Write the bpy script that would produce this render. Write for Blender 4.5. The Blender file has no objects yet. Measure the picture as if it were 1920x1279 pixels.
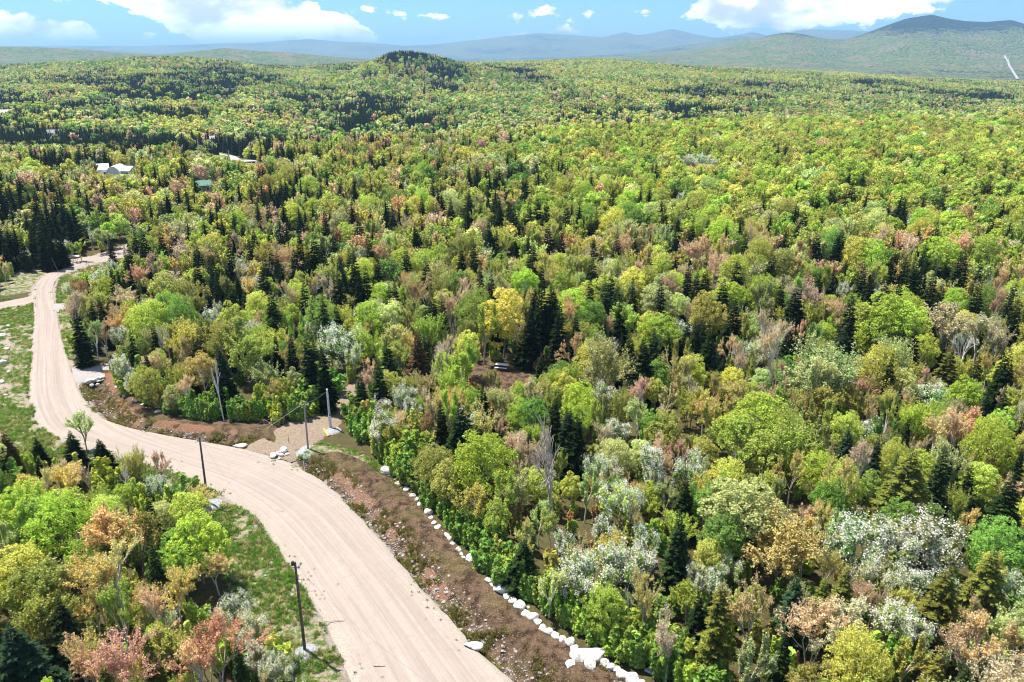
import bpy, math, random
import numpy as np
from mathutils import Vector

SC = bpy.context.scene
C = SC.collection
RNG = np.random.default_rng(11)
random.seed(7)

# ------------------------------------------------------------------ camera, sky, sun, exposure
CAM_H = 46.0
FPX = 1450.0
PITCH = math.radians(20.6)
CP, SP = math.cos(PITCH), math.sin(PITCH)

cam_d = bpy.data.cameras.new('camera')
cam_d.sensor_width = 36.0
cam_d.lens = FPX / 1920.0 * 36.0
cam_d.clip_start = 0.5
cam_d.clip_end = 90000.0
cam = bpy.data.objects.new('camera', cam_d)
C.objects.link(cam)
cam.location = (0, 0, CAM_H)
cam.rotation_euler = (math.pi / 2 - PITCH, 0, 0)
SC.camera = cam

SUN_TO = Vector((-0.36, 0.24, 1.0)).normalized()
SUN_EL = math.asin(SUN_TO.z)
SUN_AZ = math.atan2(SUN_TO.x, SUN_TO.y)
sun_d = bpy.data.lights.new('sun', 'SUN')
sun_d.energy = 4.5
sun_d.angle = math.radians(0.55)
sun_d.color = (1.0, 0.94, 0.82)
sun = bpy.data.objects.new('sun', sun_d)
C.objects.link(sun)
sun.rotation_euler = SUN_TO.to_track_quat('Z', 'Y').to_euler()
sun.location = (0, 0, 300)

SC.view_settings.view_transform = 'Standard'
SC.view_settings.look = 'None'
SC.view_settings.exposure = 1.12
SC.view_settings.gamma = 1.0
cy = SC.cycles
cy.max_bounces = 5
cy.diffuse_bounces = 3
cy.glossy_bounces = 1
cy.transmission_bounces = 3
cy.volume_bounces = 0
cy.transparent_max_bounces = 4
cy.caustics_reflective = False
cy.caustics_refractive = False
cy.sample_clamp_indirect = 4.0
cy.use_denoising = True
cy.denoiser = 'OPENIMAGEDENOISE'
cy.denoising_input_passes = 'RGB_ALBEDO_NORMAL'
cy.filter_width = 1.1

HAZE_DENSITY = 9.0e-5


def ratio(v):
    yv = (v - 639.5) / FPX
    return (SP + yv * CP) / (CP - yv * SP)          # drop per metre of forward distance


def P(u, v, z=0.0):
    yv = (v - 639.5) / FPX
    f = CP - yv * SP
    d = SP + yv * CP
    k = (CAM_H - z) / d
    return np.array([(u - 960) / FPX * k, f * k])


def proj(x, y, z):
    dz = CAM_H - z
    dep = y * CP + dz * SP
    dn = dz * CP - y * SP
    return 960 + FPX * x / dep, 639.5 + FPX * dn / dep


# ---- node helpers
def nd(t, kind, ins=None, **kw):
    n = t.nodes.new(kind)
    for k, v in kw.items():
        setattr(n, k, v)
    for k, v in (ins or {}).items():
        s = n.inputs[k]
        if isinstance(v, bpy.types.NodeSocket):
            t.links.new(v, s)
        else:
            s.default_value = v
    return n


def mth(t, op, a, b=None, c=None, clamp=False):
    n = t.nodes.new('ShaderNodeMath')
    n.operation = op
    n.use_clamp = clamp
    for i, v in enumerate((a, b, c)):
        if v is None:
            continue
        if isinstance(v, bpy.types.NodeSocket):
            t.links.new(v, n.inputs[i])
        else:
            n.inputs[i].default_value = v
    return n.outputs[0]


def sstep(t, x, lo, hi):
    n = t.nodes.new('ShaderNodeMapRange')
    n.interpolation_type = 'SMOOTHSTEP'
    t.links.new(x, n.inputs[0])
    n.inputs[1].default_value = lo
    n.inputs[2].default_value = hi
    return n.outputs[0]


def mixc(t, f, a, b, mode='MIX'):
    n = t.nodes.new('ShaderNodeMix')
    n.data_type = 'RGBA'
    n.blend_type = mode
    n.clamp_factor = True
    for s, v in ((n.inputs[0], f), (n.inputs[6], a), (n.inputs[7], b)):
        if isinstance(v, bpy.types.NodeSocket):
            t.links.new(v, s)
        elif isinstance(v, (int, float)):
            s.default_value = v
        else:
            s.default_value = (*v, 1.0) if len(v) == 3 else v
    return n.outputs[2]


def noise(t, vec, scale, detail=4.0, rough=0.55, dist=0.0, dim='3D'):
    n = t.nodes.new('ShaderNodeTexNoise')
    n.noise_dimensions = dim
    if vec is not None:
        t.links.new(vec, n.inputs['Vector'])
    n.inputs['Scale'].default_value = scale
    n.inputs['Detail'].default_value = detail
    n.inputs['Roughness'].default_value = rough
    n.inputs['Distortion'].default_value = dist
    return n.outputs[0]


# ---- the sky: clear-day sky with fair-weather cumulus over the hills
world = bpy.data.worlds.new('World')
SC.world = world
world.use_nodes = True
wt = world.node_tree
wt.nodes.clear()
sky = nd(wt, 'ShaderNodeTexSky', sky_type='NISHITA', sun_disc=False, sun_elevation=SUN_EL,
         sun_rotation=SUN_AZ, altitude=400.0, air_density=1.0, dust_density=0.15, ozone_density=3.0)
tc = nd(wt, 'ShaderNodeTexCoord')
sep = nd(wt, 'ShaderNodeSeparateXYZ', {0: tc.outputs['Generated']})
wx, wy, wz = sep.outputs
caz = mth(wt, 'ARCTAN2', wx, wy)
cel = mth(wt, 'ARCSINE', wz)
pv = nd(wt, 'ShaderNodeCombineXYZ', {0: caz, 1: mth(wt, 'MULTIPLY', cel, 1.8), 2: 0.0}).outputs[0]
# two layers of cloud banks: top and bottom outline over the compass bearing (read off the skyline)
CLOUDS = [
    [(-160, -20, 86), (-60, 8, 88), (0, 20, 88), (30, 30, 88), (60, 27, 88), (90, 32, 88), (120, 36, 88), (150, 46, 88), (190, 58, 88), (235, 74, 86), (246, 84, 82),
     (254, 78, 78), (262, 68, 80), (285, 66, 80), (302, 76, 77), (640, 24, 20), (656, 8, 22), (690, 5, 28), (702, 20, 20), (716, 30, 28), (735, 12, 38), (758, 16, 38), (770, 30, 28),
     (955, 34, 28), (970, 20, 38), (1020, 10, 38), (1045, 20, 37), (1058, 32, 28), (1088, 30, 24), (1100, 17, 31), (1118, 20, 30), (1126, 30, 24), (1180, 28, 20), (1192, 14, 27), (1212, 14, 27), (1220, 28, 20),
     (1270, 36, 30), (1290, 16, 36), (1305, -6, 42), (1340, -30, 54), (1380, -40, 62), (1460, -40, 62), (1520, -40, 54), (1620, -40, 46), (1700, -35, 34), (1765, -15, 26), (1775, 12, 12),
     (1870, 4, -2), (1885, -8, 14), (1960, -20, 18), (2100, -30, 40)],
    [(-160, -40, -25), (100, -30, 4), (195, -40, 8), (215, -40, 20), (260, -40, 32), (310, -40, 46), (330, -40, 72), (380, -40, 84), (520, -30, 85), (545, 2, 85), (565, 2, 85), (590, 0, 85), (615, 14, 85),
     (640, 26, 84), (665, 38, 84), (690, 52, 83), (708, 70, 82), (718, 84, 80), (935, 72, 66), (950, 62, 72), (985, 58, 72), (996, 72, 66), (1028, 64, 58), (1036, 48, 68), (1058, 40, 68), (1078, 48, 68),
     (1092, 68, 60), (1440, 60, 52), (1450, 40, 62), (1500, 30, 62), (1540, 60, 52), (2100, 60, 52)]]


def fcurve(pts, x):
    n = wt.nodes.new('ShaderNodeFloatCurve')
    cm = n.mapping
    cm.extend = 'HORIZONTAL'
    cv = cm.curves[0]
    while len(cv.points) < len(pts):
        cv.points.new(0.5, 0.5)
    for q, (px, py) in zip(cv.points, sorted(pts)):
        q.location = (px, py)
        q.handle_type = 'VECTOR'
    cm.update()
    wt.links.new(x, n.inputs['Value'])
    return n.outputs[0]


A0, A1 = math.atan(-1160 / 1549.0), math.atan(1160 / 1549.0)
E0, E1 = -0.01, 0.09
can = mth(wt, 'MULTIPLY_ADD', caz, 1 / (A1 - A0), -A0 / (A1 - A0), clamp=True)
cen = mth(wt, 'MULTIPLY_ADD', cel, 1 / (E1 - E0), -E0 / (E1 - E0))
M = None
for layer in CLOUDS:
    xs = [(math.atan((u - 960) / 1549.0) - A0) / (A1 - A0) for u, _, _ in layer]
    tp = fcurve([(x, (-math.atan(ratio(v)) - E0) / (E1 - E0)) for x, (_, v, _) in zip(xs, layer)], can)
    bt = fcurve([(x, (-math.atan(ratio(v)) - E0) / (E1 - E0)) for x, (_, _, v) in zip(xs, layer)], can)
    val = mth(wt, 'MULTIPLY', mth(wt, 'MINIMUM', mth(wt, 'SUBTRACT', tp, cen), mth(wt, 'SUBTRACT', cen, bt)), 7.0)
    val = mth(wt, 'MINIMUM', val, 1.2)
    M = val if M is None else mth(wt, 'MAXIMUM', M, val)
# the same kind of broken cumulus over the rest of the dome
dz_ = mth(wt, 'ADD', mth(wt, 'MAXIMUM', wz, 0.0), 0.12)
pl = nd(wt, 'ShaderNodeCombineXYZ', {0: mth(wt, 'DIVIDE', wx, dz_), 1: mth(wt, 'DIVIDE', wy, dz_), 2: 0.0}).outputs[0]
gen = mth(wt, 'MULTIPLY_ADD', noise(wt, pl, 1.3, 6.0, 0.55), 9.0, -5.0)
away = mth(wt, 'MAXIMUM', sstep(wt, cel, 0.062, 0.10), sstep(wt, mth(wt, 'ABSOLUTE', caz), 0.60, 0.75))
gen = mth(wt, 'ADD', gen, mth(wt, 'MULTIPLY_ADD', away, 6.0, -6.0))
M = mth(wt, 'MAXIMUM', M, gen)
n1 = noise(wt, pv, 26.0, 8.0, 0.62)
n2 = noise(wt, pv, 8.0, 3.0, 0.5)
Mn = mth(wt, 'ADD', M, mth(wt, 'MULTIPLY_ADD', n1, 3.4, -1.72))
cmask = mth(wt, 'MULTIPLY', sstep(wt, Mn, 0.0, 0.34), 0.98)
shade = sstep(wt, mth(wt, 'ADD', n2, mth(wt, 'MULTIPLY', n1, 0.5)), 0.62, 0.84)
ccol = mixc(wt, shade, (3.6, 3.75, 4.15), (8.8, 8.7, 8.6))
# a deeper blue than the raw sky gives close to the horizon, as photographed
skyc = mixc(wt, 1.0, sky.outputs[0], (0.275, 0.47, 0.69), 'MULTIPLY')
col = mixc(wt, cmask, skyc, ccol)
bg = nd(wt, 'ShaderNodeBackground', {0: col, 1: 0.12})
nd(wt, 'ShaderNodeOutputWorld', {0: bg.outputs[0]})
world.cycles.sampling_method = 'MANUAL'
world.cycles.sample_map_resolution = 512


# ------------------------------------------------------------------ materials
MAT = {}


def new_mat(name):
    m = bpy.data.materials.new(name)
    m.use_nodes = True
    t = m.node_tree
    t.nodes.clear()
    MAT[name] = m
    return m, t


def out_p(t, color, rough=0.9, bump=None, spec=0.2, **extra):
    ins = {'Base Color': color if isinstance(color, bpy.types.NodeSocket) else (*color, 1.0), 'Roughness': rough,
           'Specular IOR Level': spec}
    ins.update(extra)
    if bump is not None:
        ins['Normal'] = bump
    b = nd(t, 'ShaderNodeBsdfPrincipled', ins)
    nd(t, 'ShaderNodeOutputMaterial', {0: b.outputs[0]})
    return b


def bumpn(t, h, strength=0.4, dist=0.1):
    return nd(t, 'ShaderNodeBump', {'Height': h, 'Strength': strength, 'Distance': dist}).outputs[0]


def leaf_material(name, transl=0.35, vary=0.55, fixed=None, gloss=0.0):
    m, t = new_mat(name)
    if fixed is None:
        a = nd(t, 'ShaderNodeAttribute', attribute_type='INSTANCER', attribute_name='tint')
        base = a.outputs['Color']
    else:
        base = nd(t, 'ShaderNodeRGB').outputs[0]
        base.default_value = (*fixed, 1)
    v = nd(t, 'ShaderNodeAttribute', attribute_type='GEOMETRY', attribute_name='var').outputs['Fac']
    hs = nd(t, 'ShaderNodeHueSaturation', {'Hue': mth(t, 'MULTIPLY_ADD', v, 0.05, 0.475), 'Saturation': 1.0,
                                           'Value': mth(t, 'MULTIPLY_ADD', v, 2 * vary, 1 - vary), 'Color': base})
    c = hs.outputs[0]
    d = nd(t, 'ShaderNodeBsdfDiffuse', {0: c})
    tr = nd(t, 'ShaderNodeBsdfTranslucent', {0: c})
    mx = nd(t, 'ShaderNodeMixShader', {0: transl, 1: d.outputs[0], 2: tr.outputs[0]})
    nd(t, 'ShaderNodeOutputMaterial', {0: mx.outputs[0]})
    return m


leaf_material('leaf', 0.45, 0.42)
leaf_material('needle', 0.10, 0.50)
leaf_material('petal', 0.45, 0.10, fixed=(0.90, 0.88, 0.80))


def bark_material(name, c1, c2, scale=3.0):
    m, t = new_mat(name)
    g = nd(t, 'ShaderNodeTexCoord').outputs['Object']
    mp = nd(t, 'ShaderNodeMapping', {0: g, 3: (1, 1, 0.25)}).outputs[0]
    f = noise(t, mp, scale * 4, 5, 0.65)
    c = mixc(t, sstep(t, f, 0.35, 0.65), c1, c2)
    out_p(t, c, 0.9, bumpn(t, f, 0.6, 0.02))


bark_material('bark', (0.16, 0.125, 0.10), (0.30, 0.25, 0.21))
bark_material('bark_pale', (0.38, 0.32, 0.26), (0.60, 0.53, 0.45))
bark_material('bark_birch', (0.55, 0.52, 0.49), (0.80, 0.77, 0.73))
bark_material('bark_dark', (0.07, 0.055, 0.045), (0.13, 0.105, 0.085))
bark_material('bark_pink', (0.26, 0.17, 0.14), (0.42, 0.30, 0.26))


def simple_mat(name, c1, c2, scale, rough=0.85, bstr=0.4, bdist=0.03, lo=0.35, hi=0.65):
    m, t = new_mat(name)
    g = nd(t, 'ShaderNodeTexCoord').outputs['Object']
    f = noise(t, g, scale, 6, 0.62)
    c = mixc(t, sstep(t, f, lo, hi), c1, c2)
    out_p(t, c, rough, bumpn(t, f, bstr, bdist))
    return m


simple_mat('boulder', (0.34, 0.305, 0.265), (0.68, 0.66, 0.625), 2.2, 0.85, 1.0, 0.12, 0.30, 0.55)
simple_mat('stone_grey', (0.16, 0.14, 0.125), (0.46, 0.43, 0.40), 2.0, 0.9)
simple_mat('pole_wood', (0.085, 0.06, 0.045), (0.17, 0.13, 0.10), 6.0)
simple_mat('pole_grey', (0.26, 0.22, 0.19), (0.42, 0.37, 0.33), 6.0)
simple_mat('pole_white', (0.50, 0.49, 0.48), (0.68, 0.67, 0.66), 4.0)
simple_mat('metal_dark', (0.03, 0.03, 0.032), (0.06, 0.06, 0.06), 8.0, 0.5)
simple_mat('insulator', (0.6, 0.62, 0.63), (0.75, 0.76, 0.77), 8.0, 0.35)
simple_mat('wire', (0.16, 0.16, 0.16), (0.26, 0.26, 0.26), 8.0, 0.5)
simple_mat('crushed_stone', (0.16, 0.165, 0.175), (0.44, 0.45, 0.47), 9.0, 0.95, 1.0, 0.08)
simple_mat('white_paint', (0.76, 0.76, 0.76), (0.84, 0.84, 0.83), 5.0, 0.6, 0.1)
simple_mat('roof_white', (0.66, 0.67, 0.70), (0.80, 0.80, 0.81), 3.0, 0.6, 0.1)
simple_mat('roof_green', (0.05, 0.16, 0.12), (0.09, 0.22, 0.17), 3.0, 0.6, 0.1)
simple_mat('roof_grey', (0.16, 0.17, 0.19), (0.26, 0.27, 0.29), 3.0, 0.7, 0.1)
simple_mat('wall_tan', (0.42, 0.36, 0.29), (0.52, 0.46, 0.38), 3.0, 0.8, 0.1)
simple_mat('glass_dark', (0.03, 0.035, 0.045), (0.05, 0.06, 0.07), 3.0, 0.15, 0.0)
simple_mat('table_top', (0.66, 0.67, 0.68), (0.80, 0.80, 0.80), 5.0, 0.5, 0.1)
simple_mat('table_leg', (0.05, 0.05, 0.055), (0.10, 0.10, 0.10), 5.0, 0.5, 0.1)
simple_mat('yellow_paint', (0.62, 0.50, 0.06), (0.75, 0.62, 0.10), 5.0, 0.6, 0.1)
simple_mat('clear_snow_white', (0.78, 0.78, 0.78), (0.86, 0.86, 0.86), 5.0, 0.6, 0.1)
simple_mat('forest_floor', (0.07, 0.06, 0.03), (0.12, 0.13, 0.045), 0.2, 0.95, 0.2)
simple_mat('dead_wood', (0.34, 0.29, 0.25), (0.58, 0.53, 0.48), 5.0)


def ground_material():
    m, t = new_mat('ground')
    g = nd(t, 'ShaderNodeTexCoord').outputs['Object']

    def att(n):
        return nd(t, 'ShaderNodeAttribute', attribute_type='GEOMETRY', attribute_name=n).outputs['Fac']
    nb = noise(t, g, 0.22, 5, 0.6)
    nm = noise(t, g, 1.1, 5, 0.65)
    nf = noise(t, g, 6.0, 5, 0.7)
    ns = noise(t, g, 3.2, 4, 0.7)
    litter = mixc(t, sstep(t, nm, 0.35, 0.66), (0.075, 0.055, 0.030), (0.085, 0.095, 0.030))
    litter = mixc(t, sstep(t, nf, 0.45, 0.75), litter, (0.16, 0.115, 0.06))
    # grass verge: green patches over straw
    green = mixc(t, sstep(t, nf, 0.35, 0.7), (0.05, 0.10, 0.020), (0.12, 0.18, 0.04))
    straw = mixc(t, sstep(t, ns, 0.35, 0.65), (0.25, 0.20, 0.13), (0.38, 0.32, 0.24))
    gr = mixc(t, sstep(t, mth(t, 'ADD', nm, mth(t, 'MULTIPLY', nf, 0.35)), 0.60, 0.76), straw, green)
    # stony brown soil
    vor = nd(t, 'ShaderNodeTexVoronoi', {'Vector': g, 'Scale': 4.5})
    soil = mixc(t, sstep(t, nm, 0.36, 0.62), (0.038, 0.023, 0.014), (0.145, 0.092, 0.058))
    soil = mixc(t, mth(t, 'MULTIPLY', sstep(t, nf, 0.55, 0.64), 0.6), soil, (0.30, 0.25, 0.21))
    moss = mixc(t, sstep(t, nf, 0.35, 0.65), (0.065, 0.062, 0.020), (0.20, 0.175, 0.07))
    soil = mixc(t, mth(t, 'MULTIPLY', sstep(t, nb, 0.48, 0.62), 0.38), soil, moss)
    clay = mixc(t, sstep(t, nf, 0.3, 0.7), (0.15, 0.078, 0.046), (0.29, 0.165, 0.105))
    grav = mixc(t, sstep(t, nf, 0.3, 0.7), (0.24, 0.195, 0.16), (0.42, 0.36, 0.31))
    c = litter

    def layer(c, name, colr, spread=0.75):
        f = mth(t, 'ADD', att(name), mth(t, 'MULTIPLY_ADD', mth(t, 'ADD', nm, mth(t, 'MULTIPLY', nf, 0.4)), spread, -0.7 * spread))
        return mixc(t, sstep(t, f, 0.40, 0.60), c, colr)
    c = layer(c, 'grass', gr)
    c = layer(c, 'soil', soil)
    c = layer(c, 'gravel', grav)
    c = layer(c, 'clay', clay)
    h = mth(t, 'ADD', mth(t, 'MULTIPLY', nf, 0.6), nm)
    out_p(t, c, 0.95, bumpn(t, h, 0.9, 0.35), 0.1)


ground_material()


def road_material():
    m, t = new_mat('road_gravel')
    uv = nd(t, 'ShaderNodeUVMap').outputs[0]
    g = nd(t, 'ShaderNodeTexCoord').outputs['Object']
    wob = noise(t, g, 0.03, 0, 0.5)
    uvx = nd(t, 'ShaderNodeSeparateXYZ', {0: uv})
    ux = mth(t, 'ADD', uvx.outputs[0], mth(t, 'MULTIPLY', wob, 1.2))
    st = nd(t, 'ShaderNodeCombineXYZ', {0: ux, 1: mth(t, 'MULTIPLY', uvx.outputs[1], 0.010), 2: 0.0}).outputs[0]      # long wheel tracks
    tr = noise(t, st, 1.6, 8, 0.78)
    st2 = nd(t, 'ShaderNodeCombineXYZ', {0: ux, 1: mth(t, 'MULTIPLY', uvx.outputs[1], 0.02), 2: 4.0}).outputs[0]
    tr2 = noise(t, st2, 6.5, 4, 0.7)
    nf = noise(t, g, 9.0, 5, 0.75)
    nm = noise(t, g, 0.22, 5, 0.65)
    c = mixc(t, sstep(t, tr, 0.32, 0.68), (0.258, 0.212, 0.185), (0.370, 0.315, 0.276))
    c = mixc(t, mth(t, 'MULTIPLY', sstep(t, tr2, 0.54, 0.66), mth(t, 'MULTIPLY', sstep(t, nm, 0.35, 0.6), 0.55)), c, (0.19, 0.160, 0.143))
    c = mixc(t, mth(t, 'MULTIPLY', sstep(t, nm, 0.45, 0.70), 0.35), c, (0.37, 0.305, 0.258))
    c = mixc(t, mth(t, 'MULTIPLY', sstep(t, nf, 0.50, 0.75), 0.35), c, (0.47, 0.425, 0.385))
    c = mixc(t, mth(t, 'MULTIPLY', sstep(t, nf, 0.42, 0.30), 0.30), c, (0.22, 0.18, 0.15))
    mot = noise(t, g, 1.3, 6, 0.7)
    c = mixc(t, mth(t, 'MULTIPLY', sstep(t, mot, 0.50, 0.66), 0.45), c, (0.27, 0.222, 0.19))
    # looser, weedier shoulders towards both edges
    edge = nd(t, 'ShaderNodeAttribute', attribute_type='GEOMETRY', attribute_name='edge').outputs['Fac']
    ef = sstep(t, mth(t, 'ADD', edge, mth(t, 'MULTIPLY_ADD', nm, 0.8, -0.45)), 0.62, 1.0)
    sh = mixc(t, sstep(t, nf, 0.35, 0.65), (0.23, 0.19, 0.155), (0.46, 0.405, 0.355))
    weeds = noise(t, g, 1.1, 6, 0.75)
    sh = mixc(t, mth(t, 'MULTIPLY', sstep(t, weeds, 0.60, 0.70), 0.8), sh, (0.17, 0.17, 0.07))
    c = mixc(t, mth(t, 'MULTIPLY', ef, 0.75), c, sh)
    h = mth(t, 'ADD', mth(t, 'MULTIPLY', tr, 1.0), mth(t, 'MULTIPLY', nf, 0.35))
    out_p(t, c, 0.95, bumpn(t, h, 0.35, 0.08), 0.1)


road_material()


def plain_gravel(name, c1, c2):
    m, t = new_mat(name)
    g = nd(t, 'ShaderNodeTexCoord').outputs['Object']
    nf = noise(t, g, 5.0, 6, 0.75)
    nm = noise(t, g, 0.7, 5, 0.6)
    c = mixc(t, sstep(t, nf, 0.3, 0.7), c1, c2)
    c = mixc(t, mth(t, 'MULTIPLY', sstep(t, nm, 0.5, 0.7), 0.5), c, (0.23, 0.20, 0.10))
    out_p(t, c, 0.95, bumpn(t, nf, 0.6, 0.1), 0.1)


plain_gravel('sandy_track', (0.15, 0.112, 0.08), (0.31, 0.245, 0.19))
plain_gravel('grey_gravel', (0.24, 0.22, 0.22), (0.40, 0.37, 0.36))
plain_gravel('far_road', (0.30, 0.295, 0.29), (0.40, 0.39, 0.38))


def hill_material(name, cell, greens, dark, brown, darkbias):
    """far woodland: crowns too small to tell apart, conifers in patches"""
    m, t = new_mat(name)
    g = nd(t, 'ShaderNodeTexCoord').outputs['Object']
    vor = nd(t, 'ShaderNodeTexVoronoi', {'Vector': g, 'Scale': 1.0 / cell, 'Randomness': 1.0})
    rnd = nd(t, 'ShaderNodeSeparateColor', {0: vor.outputs['Color']}).outputs
    big = noise(t, g, 1.0 / (cell * 45), 5, 0.62)
    med = noise(t, g, 1.0 / (cell * 9), 4, 0.65)
    con = nd(t, 'ShaderNodeAttribute', attribute_type='GEOMETRY', attribute_name='conifer').outputs['Fac']
    c = mixc(t, rnd[0], greens[0], greens[1])
    c = mixc(t, mth(t, 'MULTIPLY', sstep(t, med, 0.45, 0.65), 0.7), c, brown)
    f = mth(t, 'ADD', mth(t, 'ADD', mth(t, 'MULTIPLY', big, 0.9), mth(t, 'MULTIPLY', med, 0.7)), mth(t, 'MULTIPLY', rnd[1], 0.25))
    f = mth(t, 'ADD', f, mth(t, 'MULTIPLY', con, 0.5))
    c = mixc(t, sstep(t, f, darkbias, darkbias + 0.16), c, dark)
    h = mth(t, 'SUBTRACT', 1.0, vor.outputs['Distance'])
    h = mth(t, 'ADD', h, mth(t, 'MULTIPLY', med, 1.5))
    out_p(t, c, 1.0, bumpn(t, h, 1.0, cell * 0.9), 0.0)


hill_material('far_woods', 17.0, ((0.065, 0.100, 0.028), (0.155, 0.18, 0.06)), (0.012, 0.024, 0.018), (0.22, 0.165, 0.10), 0.95)


# ------------------------------------------------------------------ mesh helpers
def make_mesh(name, V, F, mats, fvar=None, fmat=None, smooth=False):
    me = bpy.data.meshes.new(name)
    me.from_pydata(np.asarray(V, float).tolist(), [], F if isinstance(F, list) else np.asarray(F).tolist())
    for m in mats:
        me.materials.append(MAT[m])
    if fvar is not None:
        a = me.attributes.new('var', 'FLOAT', 'FACE')
        a.data.foreach_set('value', np.asarray(fvar, np.float32))
    if fmat is not None:
        me.polygons.foreach_set('material_index', np.asarray(fmat, np.int32))
    if smooth:
        me.polygons.foreach_set('use_smooth', np.ones(len(me.polygons), bool))
    return me


def obj(name, me, parent=None, loc=None):
    o = bpy.data.objects.new(name, me)
    C.objects.link(o)
    if parent is not None:
        o.parent = parent
    if loc is not None:
        o.location = loc
    return o


def tag(o, label=None, cat=None, group=None, kind=None):
    if label:
        o['label'] = label
    if cat:
        o['category'] = cat
    if group:
        o['group'] = group
    if kind:
        o['kind'] = kind
    return o


def empty(name, loc, rz=0.0):
    o = bpy.data.objects.new(name, None)
    C.objects.link(o)
    o.location = loc
    o.rotation_euler = (0, 0, rz)
    o.empty_display_size = 0.3
    return o


def tubes(P0, P1, R0, R1, k=5):
    """open tubes for many segments at once"""
    P0, P1 = np.asarray(P0, float), np.asarray(P1, float)
    R0, R1 = np.asarray(R0, float), np.asarray(R1, float)
    n = len(P0)
    d = P1 - P0
    d /= np.linalg.norm(d, axis=1, keepdims=True) + 1e-9
    ref = np.where(np.abs(d[:, 2:3]) > 0.9, np.array([[1.0, 0, 0]]), np.array([[0, 0, 1.0]]))
    a = np.cross(d, ref)
    a /= np.linalg.norm(a, axis=1, keepdims=True) + 1e-9
    b = np.cross(d, a)
    ang = np.arange(k) * 2 * math.pi / k
    ring = a[:, None, :] * np.cos(ang)[None, :, None] + b[:, None, :] * np.sin(ang)[None, :, None]
    V0 = P0[:, None, :] + ring * R0[:, None, None]
    V1 = P1[:, None, :] + ring * R1[:, None, None]
    V = np.concatenate([V0, V1], 1).reshape(-1, 3)
    i = np.arange(k)
    j = (i + 1) % k
    q = np.stack([i, j, j + k, i + k], 1)
    F = (q[None] + (np.arange(n) * 2 * k)[:, None, None]).reshape(-1, 4)
    return V, F


def unit(v):
    return v / (np.linalg.norm(v, axis=1, keepdims=True) + 1e-9)


def leaves(pts, size, rng, outward=None, asp=0.62):
    n = len(pts)
    nrm = rng.normal(size=(n, 3))
    if outward is not None:
        nrm = nrm * 0.75 + outward * 1.0
    nrm = unit(nrm)
    t = unit(np.cross(nrm, rng.normal(size=(n, 3))))
    b = np.cross(nrm, t)
    s = (size * rng.uniform(0.65, 1.35, n))[:, None]
    V = np.stack([pts + t * s, pts + b * s * asp, pts - t * s, pts - b * s * asp], 1).reshape(-1, 3)
    F = np.arange(n * 4).reshape(n, 4)
    return V, F


def joinVF(parts):
    Vs, Fs, off = [], [], 0
    for V, F in parts:
        Vs.append(V)
        Fs.append(np.asarray(F) + off)
        off += len(V)
    return np.concatenate(Vs), np.concatenate(Fs)


def box(cx, cy_, cz, sx, sy, sz):
    x, y, z = sx / 2, sy / 2, sz / 2
    V = np.array([[cx + a * x, cy_ + b * y, cz + c * z] for c in (-1, 1) for (a, b) in ((-1, -1), (1, -1), (1, 1), (-1, 1))])
    F = np.array([[0, 3, 2, 1], [4, 5, 6, 7], [0, 1, 5, 4], [1, 2, 6, 5], [2, 3, 7, 6], [3, 0, 4, 7]])
    return V, F


# lattice noise in numpy
def vnoise(x, y, seed=0):
    xi = np.floor(x).astype(np.int64)
    yi = np.floor(y).astype(np.int64)
    fx, fy = x - xi, y - yi
    fx = fx * fx * (3 - 2 * fx)
    fy = fy * fy * (3 - 2 * fy)

    def h(a, b):
        n = (a * 374761393 + b * 668265263 + seed * 974711) & 0xFFFFFFFF
        n = ((n ^ (n >> 13)) * 1274126177) & 0xFFFFFFFF
        return ((n ^ (n >> 16)) & 0xFFFF) / 65535.0
    return (h(xi, yi) * (1 - fx) + h(xi + 1, yi) * fx) * (1 - fy) + (h(xi, yi + 1) * (1 - fx) + h(xi + 1, yi + 1) * fx) * fy


def fbm(x, y, seed=0, oct=4):
    s, a, tot = 0.0, 1.0, 0.0
    for o in range(oct):
        s = s + a * vnoise(x * 2 ** o, y * 2 ** o, seed + o)
        tot += a
        a *= 0.5
    return s / tot


def inpoly(pts, poly):
    x, y = pts[:, 0], pts[:, 1]
    r = np.zeros(len(pts), bool)
    n = len(poly)
    for i in range(n):
        x0, y0 = poly[i]
        x1, y1 = poly[(i + 1) % n]
        c = (y0 > y) != (y1 > y)
        with np.errstate(divide='ignore', invalid='ignore'):
            xs = (x1 - x0) * (y - y0) / (y1 - y0 + 1e-12) + x0
        r ^= c & (x < xs)
    return r


def dpoly(pts, line, closed=False):
    line = np.asarray(line)
    best = np.full(len(pts), 1e9)
    m = len(line)
    for i in range(m if closed else m - 1):
        a, b = line[i], line[(i + 1) % m]
        ab = b - a
        t = np.clip(((pts - a) @ ab) / (ab @ ab + 1e-9), 0, 1)
        best = np.minimum(best, np.linalg.norm(pts - (a + t[:, None] * ab), axis=1))
    return best


def gpoly(px):
    return np.array([P(u, v) for u, v in px])


def catmull(A, per):
    A = np.asarray(A, float)
    out = []
    n = len(A)
    for i in range(n - 1):
        p0, p1, p2, p3 = A[max(i - 1, 0)], A[i], A[i + 1], A[min(i + 2, n - 1)]
        for s in np.linspace(0, 1, per, endpoint=False):
            out.append(0.5 * ((2 * p1) + (-p0 + p2) * s + (2 * p0 - 5 * p1 + 4 * p2 - p3) * s * s + (-p0 + 3 * p1 - 3 * p2 + p3) * s ** 3))
    out.append(A[-1])
    return np.array(out)


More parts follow.
